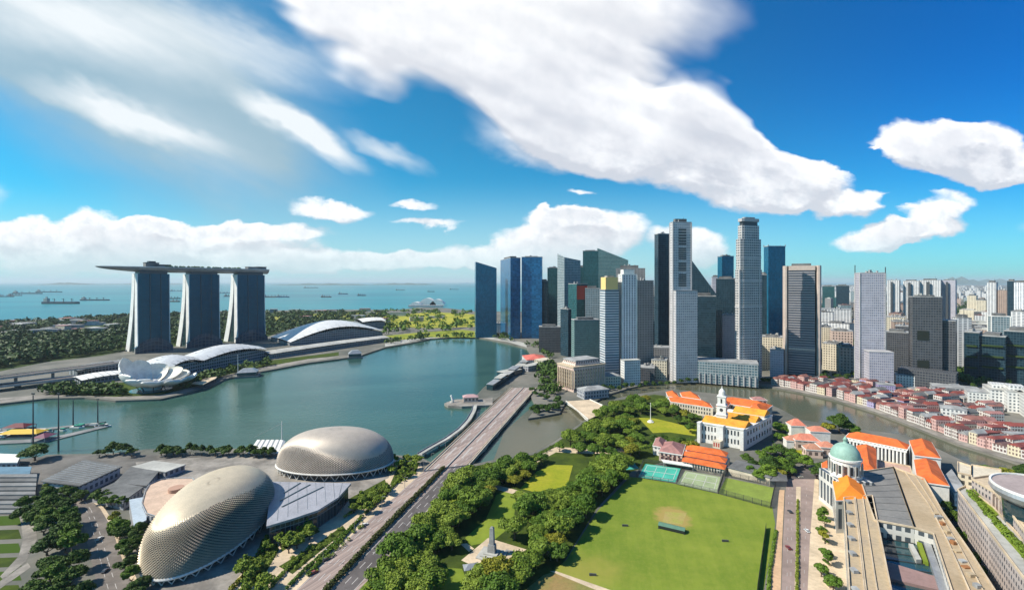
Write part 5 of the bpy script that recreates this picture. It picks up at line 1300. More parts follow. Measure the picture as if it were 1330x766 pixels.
# club house
CC = thing('club_house', 'cricket club house with tiered orange roofs facing the field', 'club house', (*P(914,610),0))
qa = [P(886,607), P(941,618), P(948,603), P(890,593)]; MB().prism(qa, 0, 6).build('wall', cream, CC)
for k, (t0,t1,z,hh) in enumerate(((-.04,.36,6,2.6),(.30,.70,8.2,2.8),(.62,1.0,10.6,3.4))):
    q = sub(qa,.02*k,1-.02*k,t0,t1); b = MB(); hip(b, q, z, hh, over=.4); b.build('roof', orange, CC)
    if k: MB().prism(sub(qa,.03,.97,t0+.05,t1-.03), 6, z).build('clerestory', white, CC)
windows(CC, qa[0], qa[1], .8, 6, 14, 1, .6, .7, frame=white)
TB = wing('red and white timbered house left of the orange tiered club roofs', [P(856,598), P(886,603), P(890,589), P(862,585)], 8, 5, f_pink, brownroof, 8, fr=mat('red_trim', (.35,.06,.05), .7), name='timbered_house', faces=((0,1),))
wing('small white gabled house beside the red and white timbered one', [P(848,590), P(862,593), P(865,583), P(852,580)], 8, 4, f_whitew, brownroof, name='timbered_house')
for k, (x0,y0,x1,y1) in enumerate(((862,606,900,612),(905,610,935,617),(938,612,984,622))):
    a, b_ = P(x0,y0), P(x1,y1); q = [a, b_, (b_[0],b_[1]+7), (a[0],a[1]+7)]; T = thing('marquee', ['white awning in front of the timbered house','white awning under the orange tiered roofs','grey white awning right of the orange tiered roofs'][k], 'awning', (*cen(q),0)); b = MB(); b.prism(q, 3.6, 4.2, bottom=True); b.build('roof', [white, conc, steel][k], T)
    for p in q: MB().bar((*p,0), (*p,3.6), .3, .3).build('post', steel, T)
T = house('club_annex', 'dark roofed low annex between the club awnings and the field road', [P(946,616), P(1000,630), P(1010,618), P(958,606)], 6, 3, cream, ROOFD, 'building')
T = house('club_annex', 'dark shed at the corner of the practice nets and the road', [P(1000,632), P(1022,632), P(1020,618), P(1002,618)], 5, 2, conc_d, ROOFD, 'building')
# court fences
def fence(lab, pts, h, step=6, m_=None, post=None, mesh_alpha=True):
    T = thing('net_fence', lab, 'fence', (*pts[0],0))
    net = MB()
    for a, c in zip(pts, pts[1:]):
        L = math.dist(a,c); n = max(1,int(L/step))
        for i in range(n+1): p = lerp(a,c,i/n); MB().bar((*p,0), (*p,h), .22, .22).build('post', steel_d, T)
        for z in np.linspace(.3, h, int(h/.45)): net.bar((*a,z), (*c,z), .07, .10)
        for i in range(int(L/.9)): p = lerp(a,c,i*.9/L); net.bar((*p,0), (*p,h), .07, .07)
    net.build('netting', m_ or steel_d, T)
cf = [P(*p) for p in ((836,600),(886,607),(879,628),(827,620),(836,600))]; fence('dark net fence around the teal tennis courts', cf, 3.2)
cf = [P(*p) for p in ((886,608),(940,618),(933,641),(879,629))]; fence('net fence around the pale court', cf, 3.2)
cf = [P(*p) for p in ((940,618),(1007,632),(1001,660),(933,641),(940,618))]; fence('tall dark net fence around the practice turf', cf, 4.5)
for z0 in (0,):
    T = thing('boundary_fence', 'long dark netting fence standing along the right side of the field', 'fence', (*P(992,720),0)); pts = [P(995,686), P(990,722), P(984,766), P(978,830)]
    nn = MB()
    for a, c in zip(pts, pts[1:]): nn.prism([(a[0]-.06,a[1]),(a[0]+.06,a[1]),(c[0]+.06,c[1]),(c[0]-.06,c[1])], .2, 3.4, bottom=True)
    nn.build('netting', mat('green_netting', (.03,.06,.03), .9), T)
    for i in range(12): p = lerp(pts[0],pts[3],i/11); MB().lathe((*p,0), [(.12,0),(.12,3.6)], 5).build('post', steel_d, T)
# pitch roller covers
T = thing('pitch_cover', 'large dark green pitch cover frame standing on the cricket field', 'pitch cover', (*P(872,692),0)); q = [P(855,686), P(889,694), P(890,689), P(857,681)]
b = MB(); gable(b, q, 2.2, 1.0, over=.2); b.build('roof_sheet', mat('green_sheet', (.10,.20,.14), .5, var=.1, scale=.4), T); MB().prism(q, .3, 2.2).build('side_panel', mat('black_sheet', (.015,.02,.018), .7), T)
for p in q: MB().lathe((p[0],p[1],.06), [(.35,0),(.35,.3)], 8).build('wheel', steel_d, T)
for k, (x, y) in enumerate(((812,683),(942,703),(770,747))):
    c = P(x,y); T = thing('sight_screen', ['flat dark screen lying on the left half of the field','flat dark screen lying on the right half of the field','flat dark screen near the lower left corner of the field'][k], 'screen', (*c,0)); b = MB(); b.prism(rect(c, 4, .7, R(-8)), .1, 1.2); b.build('panel', steel_d, T); MB().bar((c[0]-2,c[1],.1),(c[0]+2,c[1],.1),.9,.1).build('base_rail', steel_d, T)
# cenotaph
c = P(639,721); T = thing('war_memorial', 'grey stone obelisk memorial on the pale paved plaza in the park', 'memorial', (*c,0))
for w, z0, z1 in ((16,0,.8),(12,.8,1.6),(8.5,1.6,2.4)): MB().prism(rect(c, w, w*.8, R(-20)), z0, z1).build('step', conc, T)
MB().prism(rect(c, 4.8, 3.4, R(-20)), 2.4, 7, topscale=.9).build('pedestal', ROOFG, T); MB().prism(rect(c, 3.0, 2.4, R(-20)), 7, 16.5, topscale=.78).build('shaft', ROOFG, T); MB().prism(rect(c, 2.6, 2.1, R(-20)), 16.5, 17.5, topscale=.4).build('cap', ROOFG, T)
for k, (x, y) in enumerate(((662,716),(655,728))): 
    c = P(x,y); T = thing('stone_bench', ['long low stone bench on the far side of the plaza','long low stone bench on the near side of the plaza'][k], 'bench', (*c,0)); MB().prism(rect(c, 5, 1.2, R(-20)), .35, .7, bottom=True).build('seat', ROOFG, T); MB().prism(rect(c, 4, .8, R(-20)), .1, .35).build('base', ROOFD, T)
for k, (x, y, w, m_) in enumerate(((741,664,9,conc),(722,722,9,steel),(612,742,8,steel))):
    c = P(x,y); T = thing('park_shelter', ['pale roofed shelter among trees left of the field','grey roofed shelter near the lower left corner of the field','grey roofed shelter below the memorial plaza'][k], 'shelter', (*c,0)); q = rect(c, w, w*.7, R(15)); b = MB(); hip(b, q, 3, 1.6, over=.6); b.build('roof', m_, T)
    for p in q: MB().bar((*p,0),(*p,3),.3,.3).build('post', ROOFD, T)
c = P(845,548); T = thing('flag_pole', 'tall white flag pole on the bright lawn left of the concert hall', 'pole', (*c,0)); MB().lathe((*c,0), [(.5,0),(.3,22),(.5,22.3),(0,23)], 8).build('pole', white, T); MB().lathe((*c,0), [(4,0),(4,.8),(2.5,1),(2.5,2.2),(1,2.4)], 10).build('pedestal', white, T)
# red roofed villas
for k, (x, y, w, dp, h, rh, ang, lab) in enumerate(((1034,566,15,12,12,6,-8,'villa with a steep coral roof nearest the round trees'),(1046,582,22,13,9,5,-12,'long villa with faded red roof, lower left of the cluster'),(1062,574,18,13,12,4,-12,'pink walled villa in the middle of the red roof cluster'),(1073,590,14,12,8,4,-12,'small red roofed villa beside the green domed court'),(1028,580,12,10,7,4,-12,'small salmon roofed villa at the road side of the cluster'),(1055,592,14,10,7,4,-12,'low red roofed villa in front of the cluster'))):
    wing(lab, rect(P(x,y), w, dp, R(ang)), h, rh, f_pink if k % 2 else white, mat('coral_roof_%d' % k, (.62-.04*k,.20,.13), .8, var=.2, scale=.2), name='villa', cat='villa')
# ---- national gallery complex
ZR = 22
f_col = facade('tall_column_bays', (.62,.60,.56), (.05,.06,.07), 16, 4.2, .18, .38, gr=.25)
def blk(name, lab, pts, z, roofm, wallm, par=1.0, cat='building', group=None):
    q = [P(x,y,z) for x, y in pts]; T = thing(name, lab, cat, (*cen(q),0), group); MB().prism(q, 0, z-.6, cap=True).build('wall', wallm, T); b = MB(); b.prism(q, z-.6, z); b.build('roof', roofm, T)
    if par:
        e = MB()
        for a, c in zip(q, q[1:]+q[:1]): e.bar((*a,z+par/2), (*c,z+par/2), .6, par)
        e.build('parapet', pave, T)
    return T, q
beige_r = mat('beige_roof', (.46,.35,.22), .85, scale=.06, col2=(.38,.30,.21), var=0)
grey_r = mat('weathered_grey_roof', (.17,.165,.16), .85, scale=.07, col2=(.22,.21,.20))
T, q = blk('gallery_wing', 'long beige flat roofed wing running towards the viewer left of the courtyard', [(1096,647),(1133,644),(1152,740),(1175,850),(1108,850),(1103,760)], ZR, beige_r, f_col)
for s in (.36,.40,.66):
    a, c = lerp(q[0],q[1],s), lerp(q[5],q[2],s); e = lerp(q[4],q[3],s); m2 = MB(); m2.bar((*a,ZR+.35),(*c,ZR+.35),.5,.7); m2.bar((*c,ZR+.35),(*e,ZR+.35),.5,.7); m2.build('roof_ridge', pave, T)
for k in range(9): m2 = MB(); a = lerp(lerp(q[0],q[1],.15),lerp(q[4],q[3],.15),k/9+.05); m2.box(a[0]-1.2,a[0]+1.2,a[1]-1.5,a[1]+1.5,ZR,ZR+1.6); m2.build('roof_vent', ROOFG, T)
T, q = blk('gallery_roof_hall', 'wide grey flat roofed hall behind the domed court, in front of the colonnade', [(1114,614),(1160,607),(1188,686),(1136,676)], ZR, grey_r, f_col)
for k in range(1,9):
    m2 = MB(); a, c = lerp(q[0],q[3],k/9), lerp(q[1],q[2],k/9); m2.bar((*a,ZR+.15),(*c,ZR+.15),.25,.25); m2.build('roof_seam', conc_d, T)
T, q = blk('gallery_wing', 'long beige flat roofed wing on the right of the courtyard, streaked with rust', [(1160,607),(1200,622),(1224,665),(1262,720),(1300,780),(1340,850),(1270,850),(1237,770),(1212,693),(1188,686)], ZR, mat('rusty_beige_roof', (.44,.34,.23), .85, scale=.05, col2=(.36,.27,.17)), f_col)
for s, m_ in ((.40,pave),(.72,pave)):
    pts = [lerp(P(1160,607,ZR),P(1200,622,ZR),s), lerp(P(1196,650,ZR),P(1224,665,ZR),s), lerp(P(1212,693,ZR),P(1262,720,ZR),s), lerp(P(1237,770,ZR),P(1300,780,ZR),s), lerp(P(1270,850,ZR),P(1340,850,ZR),s)]
    m2 = MB()
    for a, c in zip(pts, pts[1:]): m2.bar((*a,ZR+.4),(*c,ZR+.4),.5,.8)
    m2.build('roof_ridge', m_, T)
for k in range(16):
    t = k/16; a = lerp(P(1215,665,ZR),P(1318,850,ZR),t+random.uniform(0,.03)); m2 = MB(); w = random.uniform(.8,2.0); m2.box(a[0]-w,a[0]+w,a[1]-1.2,a[1]+1.2,ZR,ZR+random.uniform(.6,1.8)); m2.build('roof_plant', [beige_r, ROOFG, mat('rust_plant', (.30,.13,.05), .8) if 'rust_plant' not in MATS else MATS['rust_plant']][k%3], T)
# courtyard: lower dark glazed roofs and planted ledges
T, q = blk('courtyard_roof', 'dark glazed courtyard roof sunk between the two beige wings', [(1140,690),(1218,704),(1272,860),(1170,860)], 13, mat('dark_glass_roof', (.02,.06,.07), .15, spec=.7), conc_d, par=0)
for (pts, z, m_, nm) in (([(1150,728),(1216,748),(1222,766),(1154,750)],14.5,mat('mauve_slab', (.28,.18,.17), .8, var=.1),'mauve_terrace'),([(1180,705),(1186,706),(1197,726),(1190,726)],15.5,conc,'pale_strip'),([(1198,698),(1207,700),(1240,790),(1228,790)],16,steel,'grey_walkway'),([(1210,700),(1216,702),(1252,790),(1244,790)],15,grass_m,'planting_strip'),([(1190,700),(1196,701),(1206,730),(1199,728)],15,fol_mid if 0 else grass_m,'planting_strip'),([(1158,762),(1220,784),(1224,800),(1160,790)],14.5,conc,'pale_terrace')):
    qq = [P(x,y,z) for x, y in pts]; m2 = MB(); m2.prism(qq, 13, z); m2.build(nm, m_, T)
for k in range(1,7):
    m2 = MB(); a, c = lerp(q[0],q[3],k/14), lerp(q[1],q[2],k/14); m2.bar((*a,13.3),(*c,13.3),.3,.4); m2.build('glazing_bar', steel_d, T)
# domed court tower
dc = P(1098,620,ZR); DT = thing('domed_court', 'old court tower with a pale green copper dome on a columned drum', 'court', (*dc,0)); green_cu = mat('copper_green', (.25,.40,.34), .6, var=.12, scale=.3)
MB().prism(rect(dc, 24, 24, R(-6)), 0, ZR+2).build('base', f_col, DT); MB().lathe((*dc,ZR+2), [(10,0),(10,2),(9.2,2.2),(9.2,12),(10.2,12.2),(10.2,13.5),(9.2,13.6)], 32).build('drum', f_cream if 0 else white, DT)
for k in range(16):
    a = 6.2832*k/16; MB().lathe((dc[0]+10.2*math.cos(a), dc[1]+10.2*math.sin(a), ZR+4), [(.55,0),(.5,8)], 7).build('column', conc, DT)
    a += .19; m2 = MB(); x, y = dc[0]+9.3*math.cos(a), dc[1]+9.3*math.sin(a); tx, ty = -math.sin(a)*.8, math.cos(a)*.8; m2.face([(x-tx,y-ty,ZR+5),(x+tx,y+ty,ZR+5),(x+tx,y+ty,ZR+11),(x-tx,y-ty,ZR+11)]); m2.build('window', win_d, DT)
MB().lathe((*dc,ZR+15.6), [(9.4*math.cos(t), 10*math.sin(t)) for t in [i*math.pi/2/9 for i in range(9)]]+[(1.4,10),(1.4,12),(1.8,12.2),(0.9,13.6),(.1,15)], 36).build('dome', green_cu, DT, smooth=True)
wing('bright orange hip roof block in front of the green dome', [P(1086,649,ZR), P(1126,647,ZR), P(1117,618,ZR), P(1080,617,ZR)], ZR-1, 5.5, f_col, mat('bright_orange_tiles', (.88,.24,.02), .8, var=.12, scale=.12), name='court_wing')
wing('small orange roof block left of the green dome', [P(1068,617,16), P(1082,616,16), P(1081,601,16), P(1067,601,16)], 15, 4, cream, orange, name='court_wing')
wing('orange roof wing immediately behind the green dome', [P(1084,600,20), P(1100,598,20), P(1100,580,20), P(1084,580,20)], 18, 3, cream, orange, name='court_wing')
# old court range with long orange roof and colonnade
A, B = P(1098,567,20), P(1178,583,20); n = Vector((B[1]-A[1], -(B[0]-A[0]))).normalized(); n = -n if n.y < 0 else n; q = [A,B,(B[0]+n.x*16,B[1]+n.y*16),(A[0]+n.x*16,A[1]+n.y*16)]
T = wing('long orange roofed range with a tall white colonnade facing the grey roof', q, 19, 5, steel_d, orange, name='court_range')
for k in range(17): p = lerp(A,B,(k+.5)/17); MB().lathe((p[0]-n.x*.9,p[1]-n.y*.9,0), [(.9,0),(.8,18.9)], 8).build('column', white, T)
MB().bar((A[0]-n.x*1,A[1]-n.y*1,18),(B[0]-n.x*1,B[1]-n.y*1,18),1.6,1.8).build('entablature', white, T)
wing('square orange roofed wing between the green dome and the colonnade', [P(1119,609,20), P(1139,612,20), P(1138,582,20), P(1112,578,20)], 19, 4, white, orange, name='court_wing', cat='court wing')
wing('orange hip roofed corner pavilion at the right end of the colonnade', [P(1188,592,20), P(1222,596,20), P(1210,575,20), P(1181,573,20)], 20, 5, white, orange, name='court_wing', cat='court wing')
wing('large orange roofed pavilion below the corner pavilion, with white gable edges', [P(1192,626,20), P(1233,632,20), P(1216,600,20), P(1187,598,20)], 20, 4.5, white, orange, name='court_wing', cat='court wing')
blk('link_roof', 'low pink paved forecourt roof between the colonnade and the grey hall', [(1140,612),(1186,622),(1182,606),(1140,598)], 12, mat('pink_roof_paving', (.50,.33,.26), .8, var=.15), white)
T = thing('side_building', 'narrow grey building with white frames between the orange pavilion and the planted roof block', 'building', (*P(1235,640),0)); q = [P(1226,620,14), P(1240,640,14), P(1252,634,14), P(1236,610,14)]; MB().prism(q, 0, 14).build('wall', f_whitew, T); b = MB(); b.prism(grow(q,.5),14,14.8); b.build('roof', ROOFG, T)
# planted roof block and round court at the right edge
mW = facade('mauve_stone_windows', (.46,.39,.36), (.06,.06,.07), 4, 3, .5, .55, gr=.3)
T, q = blk('planted_block', 'long pinkish stone block with a planted roof strip at the right edge', [(1244,637),(1254,632),(1290,660),(1345,720),(1500,900),(1400,900),(1345,770),(1325,745),(1284,690)], 30, conc, mW, par=1.2)
gs = MB(); 
for (x0,y0,x1,y1) in ((1256,637,1284,672),(1290,680,1345,742)): 
    qq = [P(x0,y0,30.2), P(x0+9,y0-2,30.2), P(x1+14,y1-4,30.2), P(x1,y1,30.2)]; gs.prism(qq, 30, 30.5)
o = gs.build('roof_planting', grass_m, T)
pts = [lerp(P(1262,640,30.5),P(1350,740,30.5),t)+(31,) for t in np.linspace(0,1,34)]
g = mesh_np('roof_shrubs', leaves(np.array(pts)+RNG.normal(size=(34,3))*[.8,.8,0], np.full(34,1.8), 3400, .35), fol_bush); g['kind'] = 'stuff'; g.parent = T; g.location = -Vector(T.location)
T, q = blk('finned_block', 'higher beige finned block behind the planted roof at the right edge', [(1262,622),(1290,618),(1345,660),(1400,720),(1380,730),(1330,690),(1292,640)], 36, pave, mW, par=1.2)
for k in range(16): a = lerp(P(1290,640,36),P(1385,730,36),k/16); MB().bar((a[0]-.6,a[1]-.6,18),(a[0]-.6,a[1]-.6,36),.7,1.6).build('fin', beige_st, T)
for (x0,y0,x1,y1,lab) in ((1262,604,1300,622,'low yellowish block in front of the river trees, right'),(1244,600,1262,614,'low yellowish block in front of the river trees, left')):
    blk('river_office', lab, [(x0,y1),(x1,y1+4),(x1,y0+6),(x0,y0)], 14, cream, f_cream)
dc = P(1362,650,46); T = thing('disc_court', 'huge round disc shaped building cut by the right edge', 'court', (*dc,0))
MB().lathe((*dc,30), [(17,0),(18,14)], 40).build('drum', glass_d, T); MB().lathe((*dc,44), [(18,0),(21,2),(23,5),(22.6,7)], 48).build('disc', steel, T); MB().lathe((*dc,51), [(21.7,0),(21.5,.4),(0.0,.5)], 48).build('disc_roof', mat('mauve_roof', (.36,.29,.28), .8, var=.1), T); MB().lathe((*dc,51), [(22.7,0),(22.7,1.1),(21.8,1.1),(21.8,.2)], 48).build('white_rim', white, T); MB().lathe((*dc,0), [(15,0),(15,30)], 32).build('base', mW, T)
# quay walls and steps at street level near the gallery: small kerb planters
for k in range(9):
    y = 648+k*14; x = 1062+k*.5; c = P(x+8,y); T = thing('planter', 'long stone planter on the pavement beside the gallery road', 'planter', (*c,0), 'planters beside the gallery road'); MB().prism(rect(c, 1.6, 4.5, R(12)), .14, 1.0).build('tub', pave, T); g = mesh_np('shrub', leaves(np.array([[0,y_,1.4] for y_ in (-1.5,0,1.5)]), np.array([.9,1,.9]), 160, .3), fol_mid, T)

# parked and driving cars
def car(label, px, py, ang, col):
    c = P(px, py); T = thing('car', label, 'car', (*c,.12)); ca, sa = math.cos(R(ang)), math.sin(R(ang))
    def L(x, y): return (c[0]+x*ca-y*sa, c[1]+x*sa+y*ca)
    def pr(prof, w, nm, m_):   # side profile extruded across
        b = MB(); n = len(prof)
        for s_ in (-1,1):
            f = [(*L(x, s_*w/2), z+.12) for x, z in prof]; b.face(f if s_ < 0 else f[::-1])
        for i in range(n):
            (x0,z0),(x1,z1) = prof[i], prof[(i+1)%n]; b.face([(*L(x0,-w/2),z0+.12),(*L(x0,w/2),z0+.12),(*L(x1,w/2),z1+.12),(*L(x1,-w/2),z1+.12)])
        return b.build(nm, m_, T)
    pr([(-2.2,.3),(2.2,.3),(2.25,.75),(1.3,.95),(-2.1,1.0),(-2.25,.7)], 1.8, 'body', mat('car_paint_%d' % len(MATS), col, .3)); pr([(-1.8,1.0),(1.2,.95),(.5,1.45),(-1.3,1.48)], 1.6, 'cabin', win_d)
    pr([(-1.3,1.48),(.5,1.45),(.45,1.5),(-1.25,1.53)], 1.5, 'roof', MATS['car_paint_%d' % (len(MATS)-1)])
    for x in (-1.4,1.4):
        for y in (-.85,.85): w_ = MB(); a = L(x,y-.12); b_ = L(x,y+.12); w_.tube([(*a,.45),(*b_,.45)], .33, 10); w_.build('wheel', steel_d, T)
for a in ((424,727,48,(.05,.05,.06),'dark car at the garden side of the big road, farther of two'),(408,744,48,(.25,.06,.05),'dark red car at the garden side of the big road, nearer of two'),(474,682,48,(.6,.6,.6),'silver car on the far carriageway of the big road near the hedge'),(497,716,48,(.7,.7,.7),'white car on the near carriageway of the big road'),(1026,665,88,(.05,.05,.06),'black car on the left lane of the field road'),(1048,690,88,(.65,.65,.65),'white car on the right lane of the field road'),(1024,712,88,(.2,.03,.03),'red car on the left lane of the field road'),(966,611,-12,(.7,.7,.7),'white car parked behind the practice turf, left'),(982,614,-12,(.1,.1,.12),'dark car parked behind the practice turf, middle'),(992,610,-12,(.4,.4,.42),'grey car parked behind the practice turf, right'),(1040,620,5,(.6,.58,.5),'beige car at the head of the field road'),(130,700,95,(.6,.6,.6),'silver car on the curved road at the lower left'),(137,742,95,(.08,.08,.1),'dark car on the curved road at the lower left')):
    car(a[4], a[0], a[1], a[2], a[3])

# lamp posts along the bridge and the big road
lp0 = None
for i in range(3):
    for t, sgn in ((.004,1),(.996,-1)):
        A_, B_ = lerp(RL[i],RR[i],t), lerp(RL[i+1],RR[i+1],t); L = math.dist(A_,B_); k = 0
        while k*34 < L:
            p = lerp(A_,B_,k*34/L); z = 1.0 if i == 0 else .1
            if lp0 is None:
                lp0 = thing('street_lamp', 'slim grey lamp post at the edge of the big road and its bridge', 'street lamp', (p[0],p[1],z), 'lamp posts along the big road'); MB().lathe((p[0],p[1],z), [(.16,0),(.09,9)], 6).build('post', steel, lp0); MB().bar((p[0],p[1],z+9),(p[0]+2.2,p[1]-1.2,z+9.4),.12,.12).build('arm', steel, lp0); MB().bar((p[0]+2.0,p[1]-1.1,z+9.35),(p[0]+2.9,p[1]-1.6,z+9.4),.35,.15).build('lamp_head', conc, lp0)
            else: copy_tree(lp0, (p[0],p[1],z), rz=(0 if sgn > 0 else math.pi))
            k += 1
# =====================================================  TREES
random.seed(3)
def crown_mesh(r, h0, h1, nl, cnt, size, seed, umbrella=.8, flat=.75):
    rg = np.random.default_rng(seed); cs = []; rs = []
    for k in range(nl):
        a = rg.random()*6.2832; q = math.sqrt(rg.random())*r*.78; z = h0+(h1-h0)*(.25+.55*(1-(q/r)**2))*(.8+.4*rg.random()); cs.append((q*math.cos(a), q*math.sin(a), z)); rs.append(r*rg.uniform(.24,.42))
    cs.append((0,0,(h0+h1)/2)); rs.append(r*.5)
    return leaves(np.array(cs), np.array(rs), cnt, size, flat=flat)
def tree_proto(name, label, group, kind, r, th, h1, nl, cnt, size, fol, seed, flat=.75):
    T = thing(name, label, 'tree', (0,0,0), group)
    b = MB(); b.tube([(0,0,0),(.1,0,th*.5),(0,.1,th)], [r*.07+.15,r*.055+.1,r*.04+.1], 6)
    for k in range(4):
        a = k*1.57+seed; b.tube([(0,0,th*.75),(math.cos(a)*r*.25,math.sin(a)*r*.25,th*1.15),(math.cos(a)*r*.5,math.sin(a)*r*.5,th*1.5)], [r*.035+.06,r*.025+.05,.06], 5)
    b.build('trunk', bark, T); mesh_np('crown', crown_mesh(r, th*.8, h1, nl, cnt, size, seed, flat=flat), fol, T)
    return T
PK = 'trees of the park between the big road and the field'
LAB = {'park': ('broad dark green tree in the dense park between the big road and the cricket field', PK),
       'parklight': ('light green broad crowned tree in the park between the big road and the cricket field', PK+', light green ones'),
       'shore': ('small round dark tree in the row along the bay shore behind the theatre shells', 'trees along the bay shore'),
       'corner': ('dark bushy tree beside the curved road in the lower left corner', 'trees beside the curved road'),
       'garden': ('small yellow green tree in the garden between the theatre shells and the big road', 'small trees in the theatre garden'),
       'river': ('dark green tree on the near bank around the orange and amber roofed buildings', 'trees around the civic buildings'),
       'south': ('dark tree at the foot of the business towers across the river', 'trees at the foot of the towers'),
       'street': ('street tree on the pavement between the field road and the beige roofs', 'street trees by the gallery'),
       'court': ('dark tree in the gap between the rusty beige wing and the planted roof block', 'trees behind the gallery wing')}
protos = {}
def proto(key, variant):
    k = (key, variant)
    if k not in protos:
        lab, grp = LAB[key]
        spec = {'park': (9.3,4.0,14.5,17,5200,.50,fol_mid), 'parklight': (10,4.5,14.5,11,5200,.48,fol_bush), 'shore': (4.6,2.2,10.5,13,2600,.36,fol_dark), 'corner': (6.2,2.6,13,18,5200,.40,fol_dark if variant else fol_mid), 'garden': (3.6,1.8,7.5,9,1500,.32,fol_bush), 'river': (6.8,2.8,12.5,15,4200,.44,fol_mid if variant else fol_dark), 'south': (7,3.5,12,8,900,.8,fol_dark), 'street': (4.2,3,9,8,1500,.38,fol_mid), 'court': (5,3,10,8,1600,.4,fol_dark)}[key]
        r, th, h1, nl, cnt, size, fol = spec
        protos[k] = [tree_proto('tree', lab, grp, key, r*(1+.12*variant), th, h1*(1-.08*variant), nl, cnt, size, fol, 17+variant*5+len(key)), False]
    return protos[k]
placed = []
def place(key, x, y, sc=1.0, zrow=None, var=None):
    """x,y: picture position of the trunk foot"""
    c = P(x, y) if zrow is None else P(x, y, zrow); plant(key, c, sc, var)
southc = []
def plant(key, c, sc=1.0, var=None):
    if key == 'south': southc.append((c[0],c[1],5.5*sc,5.0*sc)); return
    pr = proto(key, random.randrange(3) if var is None else var)
    if not pr[1]:
        pr[1] = True; o = pr[0]; o.location = (*c,0); o.rotation_euler = (0,0,random.random()*6.28)
        o.scale = (sc,sc,sc)
    else: o = copy_tree(pr[0], (*c,0), rz=random.random()*6.28, sc=(sc*random.uniform(.92,1.08), sc*random.uniform(.92,1.08), sc*random.uniform(.85,1.15)))
    placed.append((c[0], c[1], key)); return o
def fill(key, poly, dist, n, avoid=(), sc=(.8,1.15), light=0, zrow=8):
    """poly in picture coordinates at crown height"""
    xs = [p[0] for p in poly]; ys = [p[1] for p in poly]; k = 0; got = 0
    pl = [P(x,y,zrow) for x, y in poly]; X0, X1 = min(p[0] for p in pl), max(p[0] for p in pl); Y0, Y1 = min(p[1] for p in pl), max(p[1] for p in pl); av = [grow([P(*q) for q in a], 5.5) for a in avoid]
    while k < 6000 and got < n:
        k += 1; c = (random.uniform(X0,X1), random.uniform(Y0,Y1)); s = random.uniform(*sc); d = dist*s
        if not inpoly(c[0], c[1], pl) or any(inpoly(c[0], c[1], a) for a in av): continue
        if any((c[0]-q[0])**2+(c[1]-q[1])**2 < d*d for q in placed): continue
        plant('parklight' if (light and random.random() < light) else key, c, s); got += 1
    print(key, got)
lawns = [[(470,766),(528,697),(560,670),(566,676),(520,722),(484,770)], [(600,690),(640,650),(668,640),(672,690),(640,702),(606,712)], [(645,642),(662,636),(670,650),(668,668),(655,690),(640,702),(612,708),(604,698),(630,676)], [(697,608),(718,600),(748,602),(740,632),(700,642),(676,634)], [(560,712),(568,722),(556,735),(606,738),(606,790),(560,790)],
         [(829,540),(850,543),(872,548),(905,557),(903,568),(870,563),(846,562)], [(594,727),(634,694),(688,713),(668,724),(648,735),(612,735)], [(818,614),(832,616),(1003,655),(1007,690),(985,900),(600,900),(700,740),(740,727),(780,660)]]
# park masses
fill('park', [(600,612),(640,604),(700,592),(735,600),(700,612),(660,632),(640,645),(625,660),(600,662),(575,645)], 11.5, 32, lawns, light=.35, sc=(.6,1.25))
fill('park', [(553,662),(600,640),(640,640),(625,672),(600,700),(565,700),(500,742),(500,725),(530,690)], 12, 18, lawns, light=.5, sc=(.6,1.25))
fill('park', [(668,640),(700,640),(745,625),(775,600),(812,600),(810,622),(768,660),(735,710),(706,742),(690,735),(690,705),(662,690),(672,660)], 12, 42, lawns, light=.35, sc=(.6,1.25))
fill('park', [(700,590),(730,572),(766,546),(800,522),(850,514),(905,520),(860,535),(828,538),(825,565),(846,576),(812,598),(775,598),(740,600)], 13, 54, lawns, light=.35, sc=(.6,1.2))
fill('park', [(520,720),(560,712),(560,750),(540,790),(480,790),(492,745)], 10, 12, lawns, light=.5, sc=(.6,.95))
fill('park', [(600,738),(650,735),(700,722),(712,745),(706,790),(620,800),(596,770)], 10.5, 12, lawns, light=.5, sc=(.7,1))
fill('river', [(846,560),(905,572),(905,584),(880,580),(850,577)], 9, 8, [], sc=(.7,.9))
fill('river', [(872,528),(905,536),(915,545),(905,556),(872,546)], 9, 8, [], sc=(.7,1))
fill('river', [(960,592),(1010,576),(1022,590),(1018,615),(985,612),(950,600)], 10, 11, [], sc=(.7,1.1))
fill('river', [(1020,590),(1060,596),(1072,602),(1065,610),(1020,606)], 8, 6, [], sc=(.7,.9))
fill('river', [(1005,545),(1025,552),(1020,566),(1008,565)], 8, 4, [], sc=(.7,.9))
for (x, y, s) in ((1090,562,1.5),(1078,561,1.0),(1102,563,1.0),(1010,610,1.2),(1000,615,1.1),(1030,598,1.0),(1110,565,.7)): place('river', x, y, s)
fill('river', [(1270,604),(1330,612),(1345,622),(1300,622),(1275,614)], 9, 8, [], sc=(.7,1), zrow=6)
fill('street', [(1064,655),(1076,655),(1086,760),(1066,760)], 9, 8, [], sc=(.7,1), zrow=5)
fill('court', [(1220,650),(1238,655),(1275,712),(1290,745),(1272,745),(1240,690)], 7, 12, [], sc=(.8,1.2), zrow=6)
fill('corner', [(30,665),(60,645),(88,650),(94,690),(102,730),(110,790),(30,790),(54,735),(62,690)], 8.6, 27, [], sc=(.75,1.15), zrow=7)
fill('corner', [(140,665),(178,650),(182,690),(176,712),(190,760),(176,766),(158,715)], 7.5, 12, [], sc=(.6,.95), zrow=6)
fill('corner', [(20,668),(55,672),(50,630),(70,628),(100,640),(60,650),(30,640)], 8, 6, [], sc=(.6,.9), zrow=5)
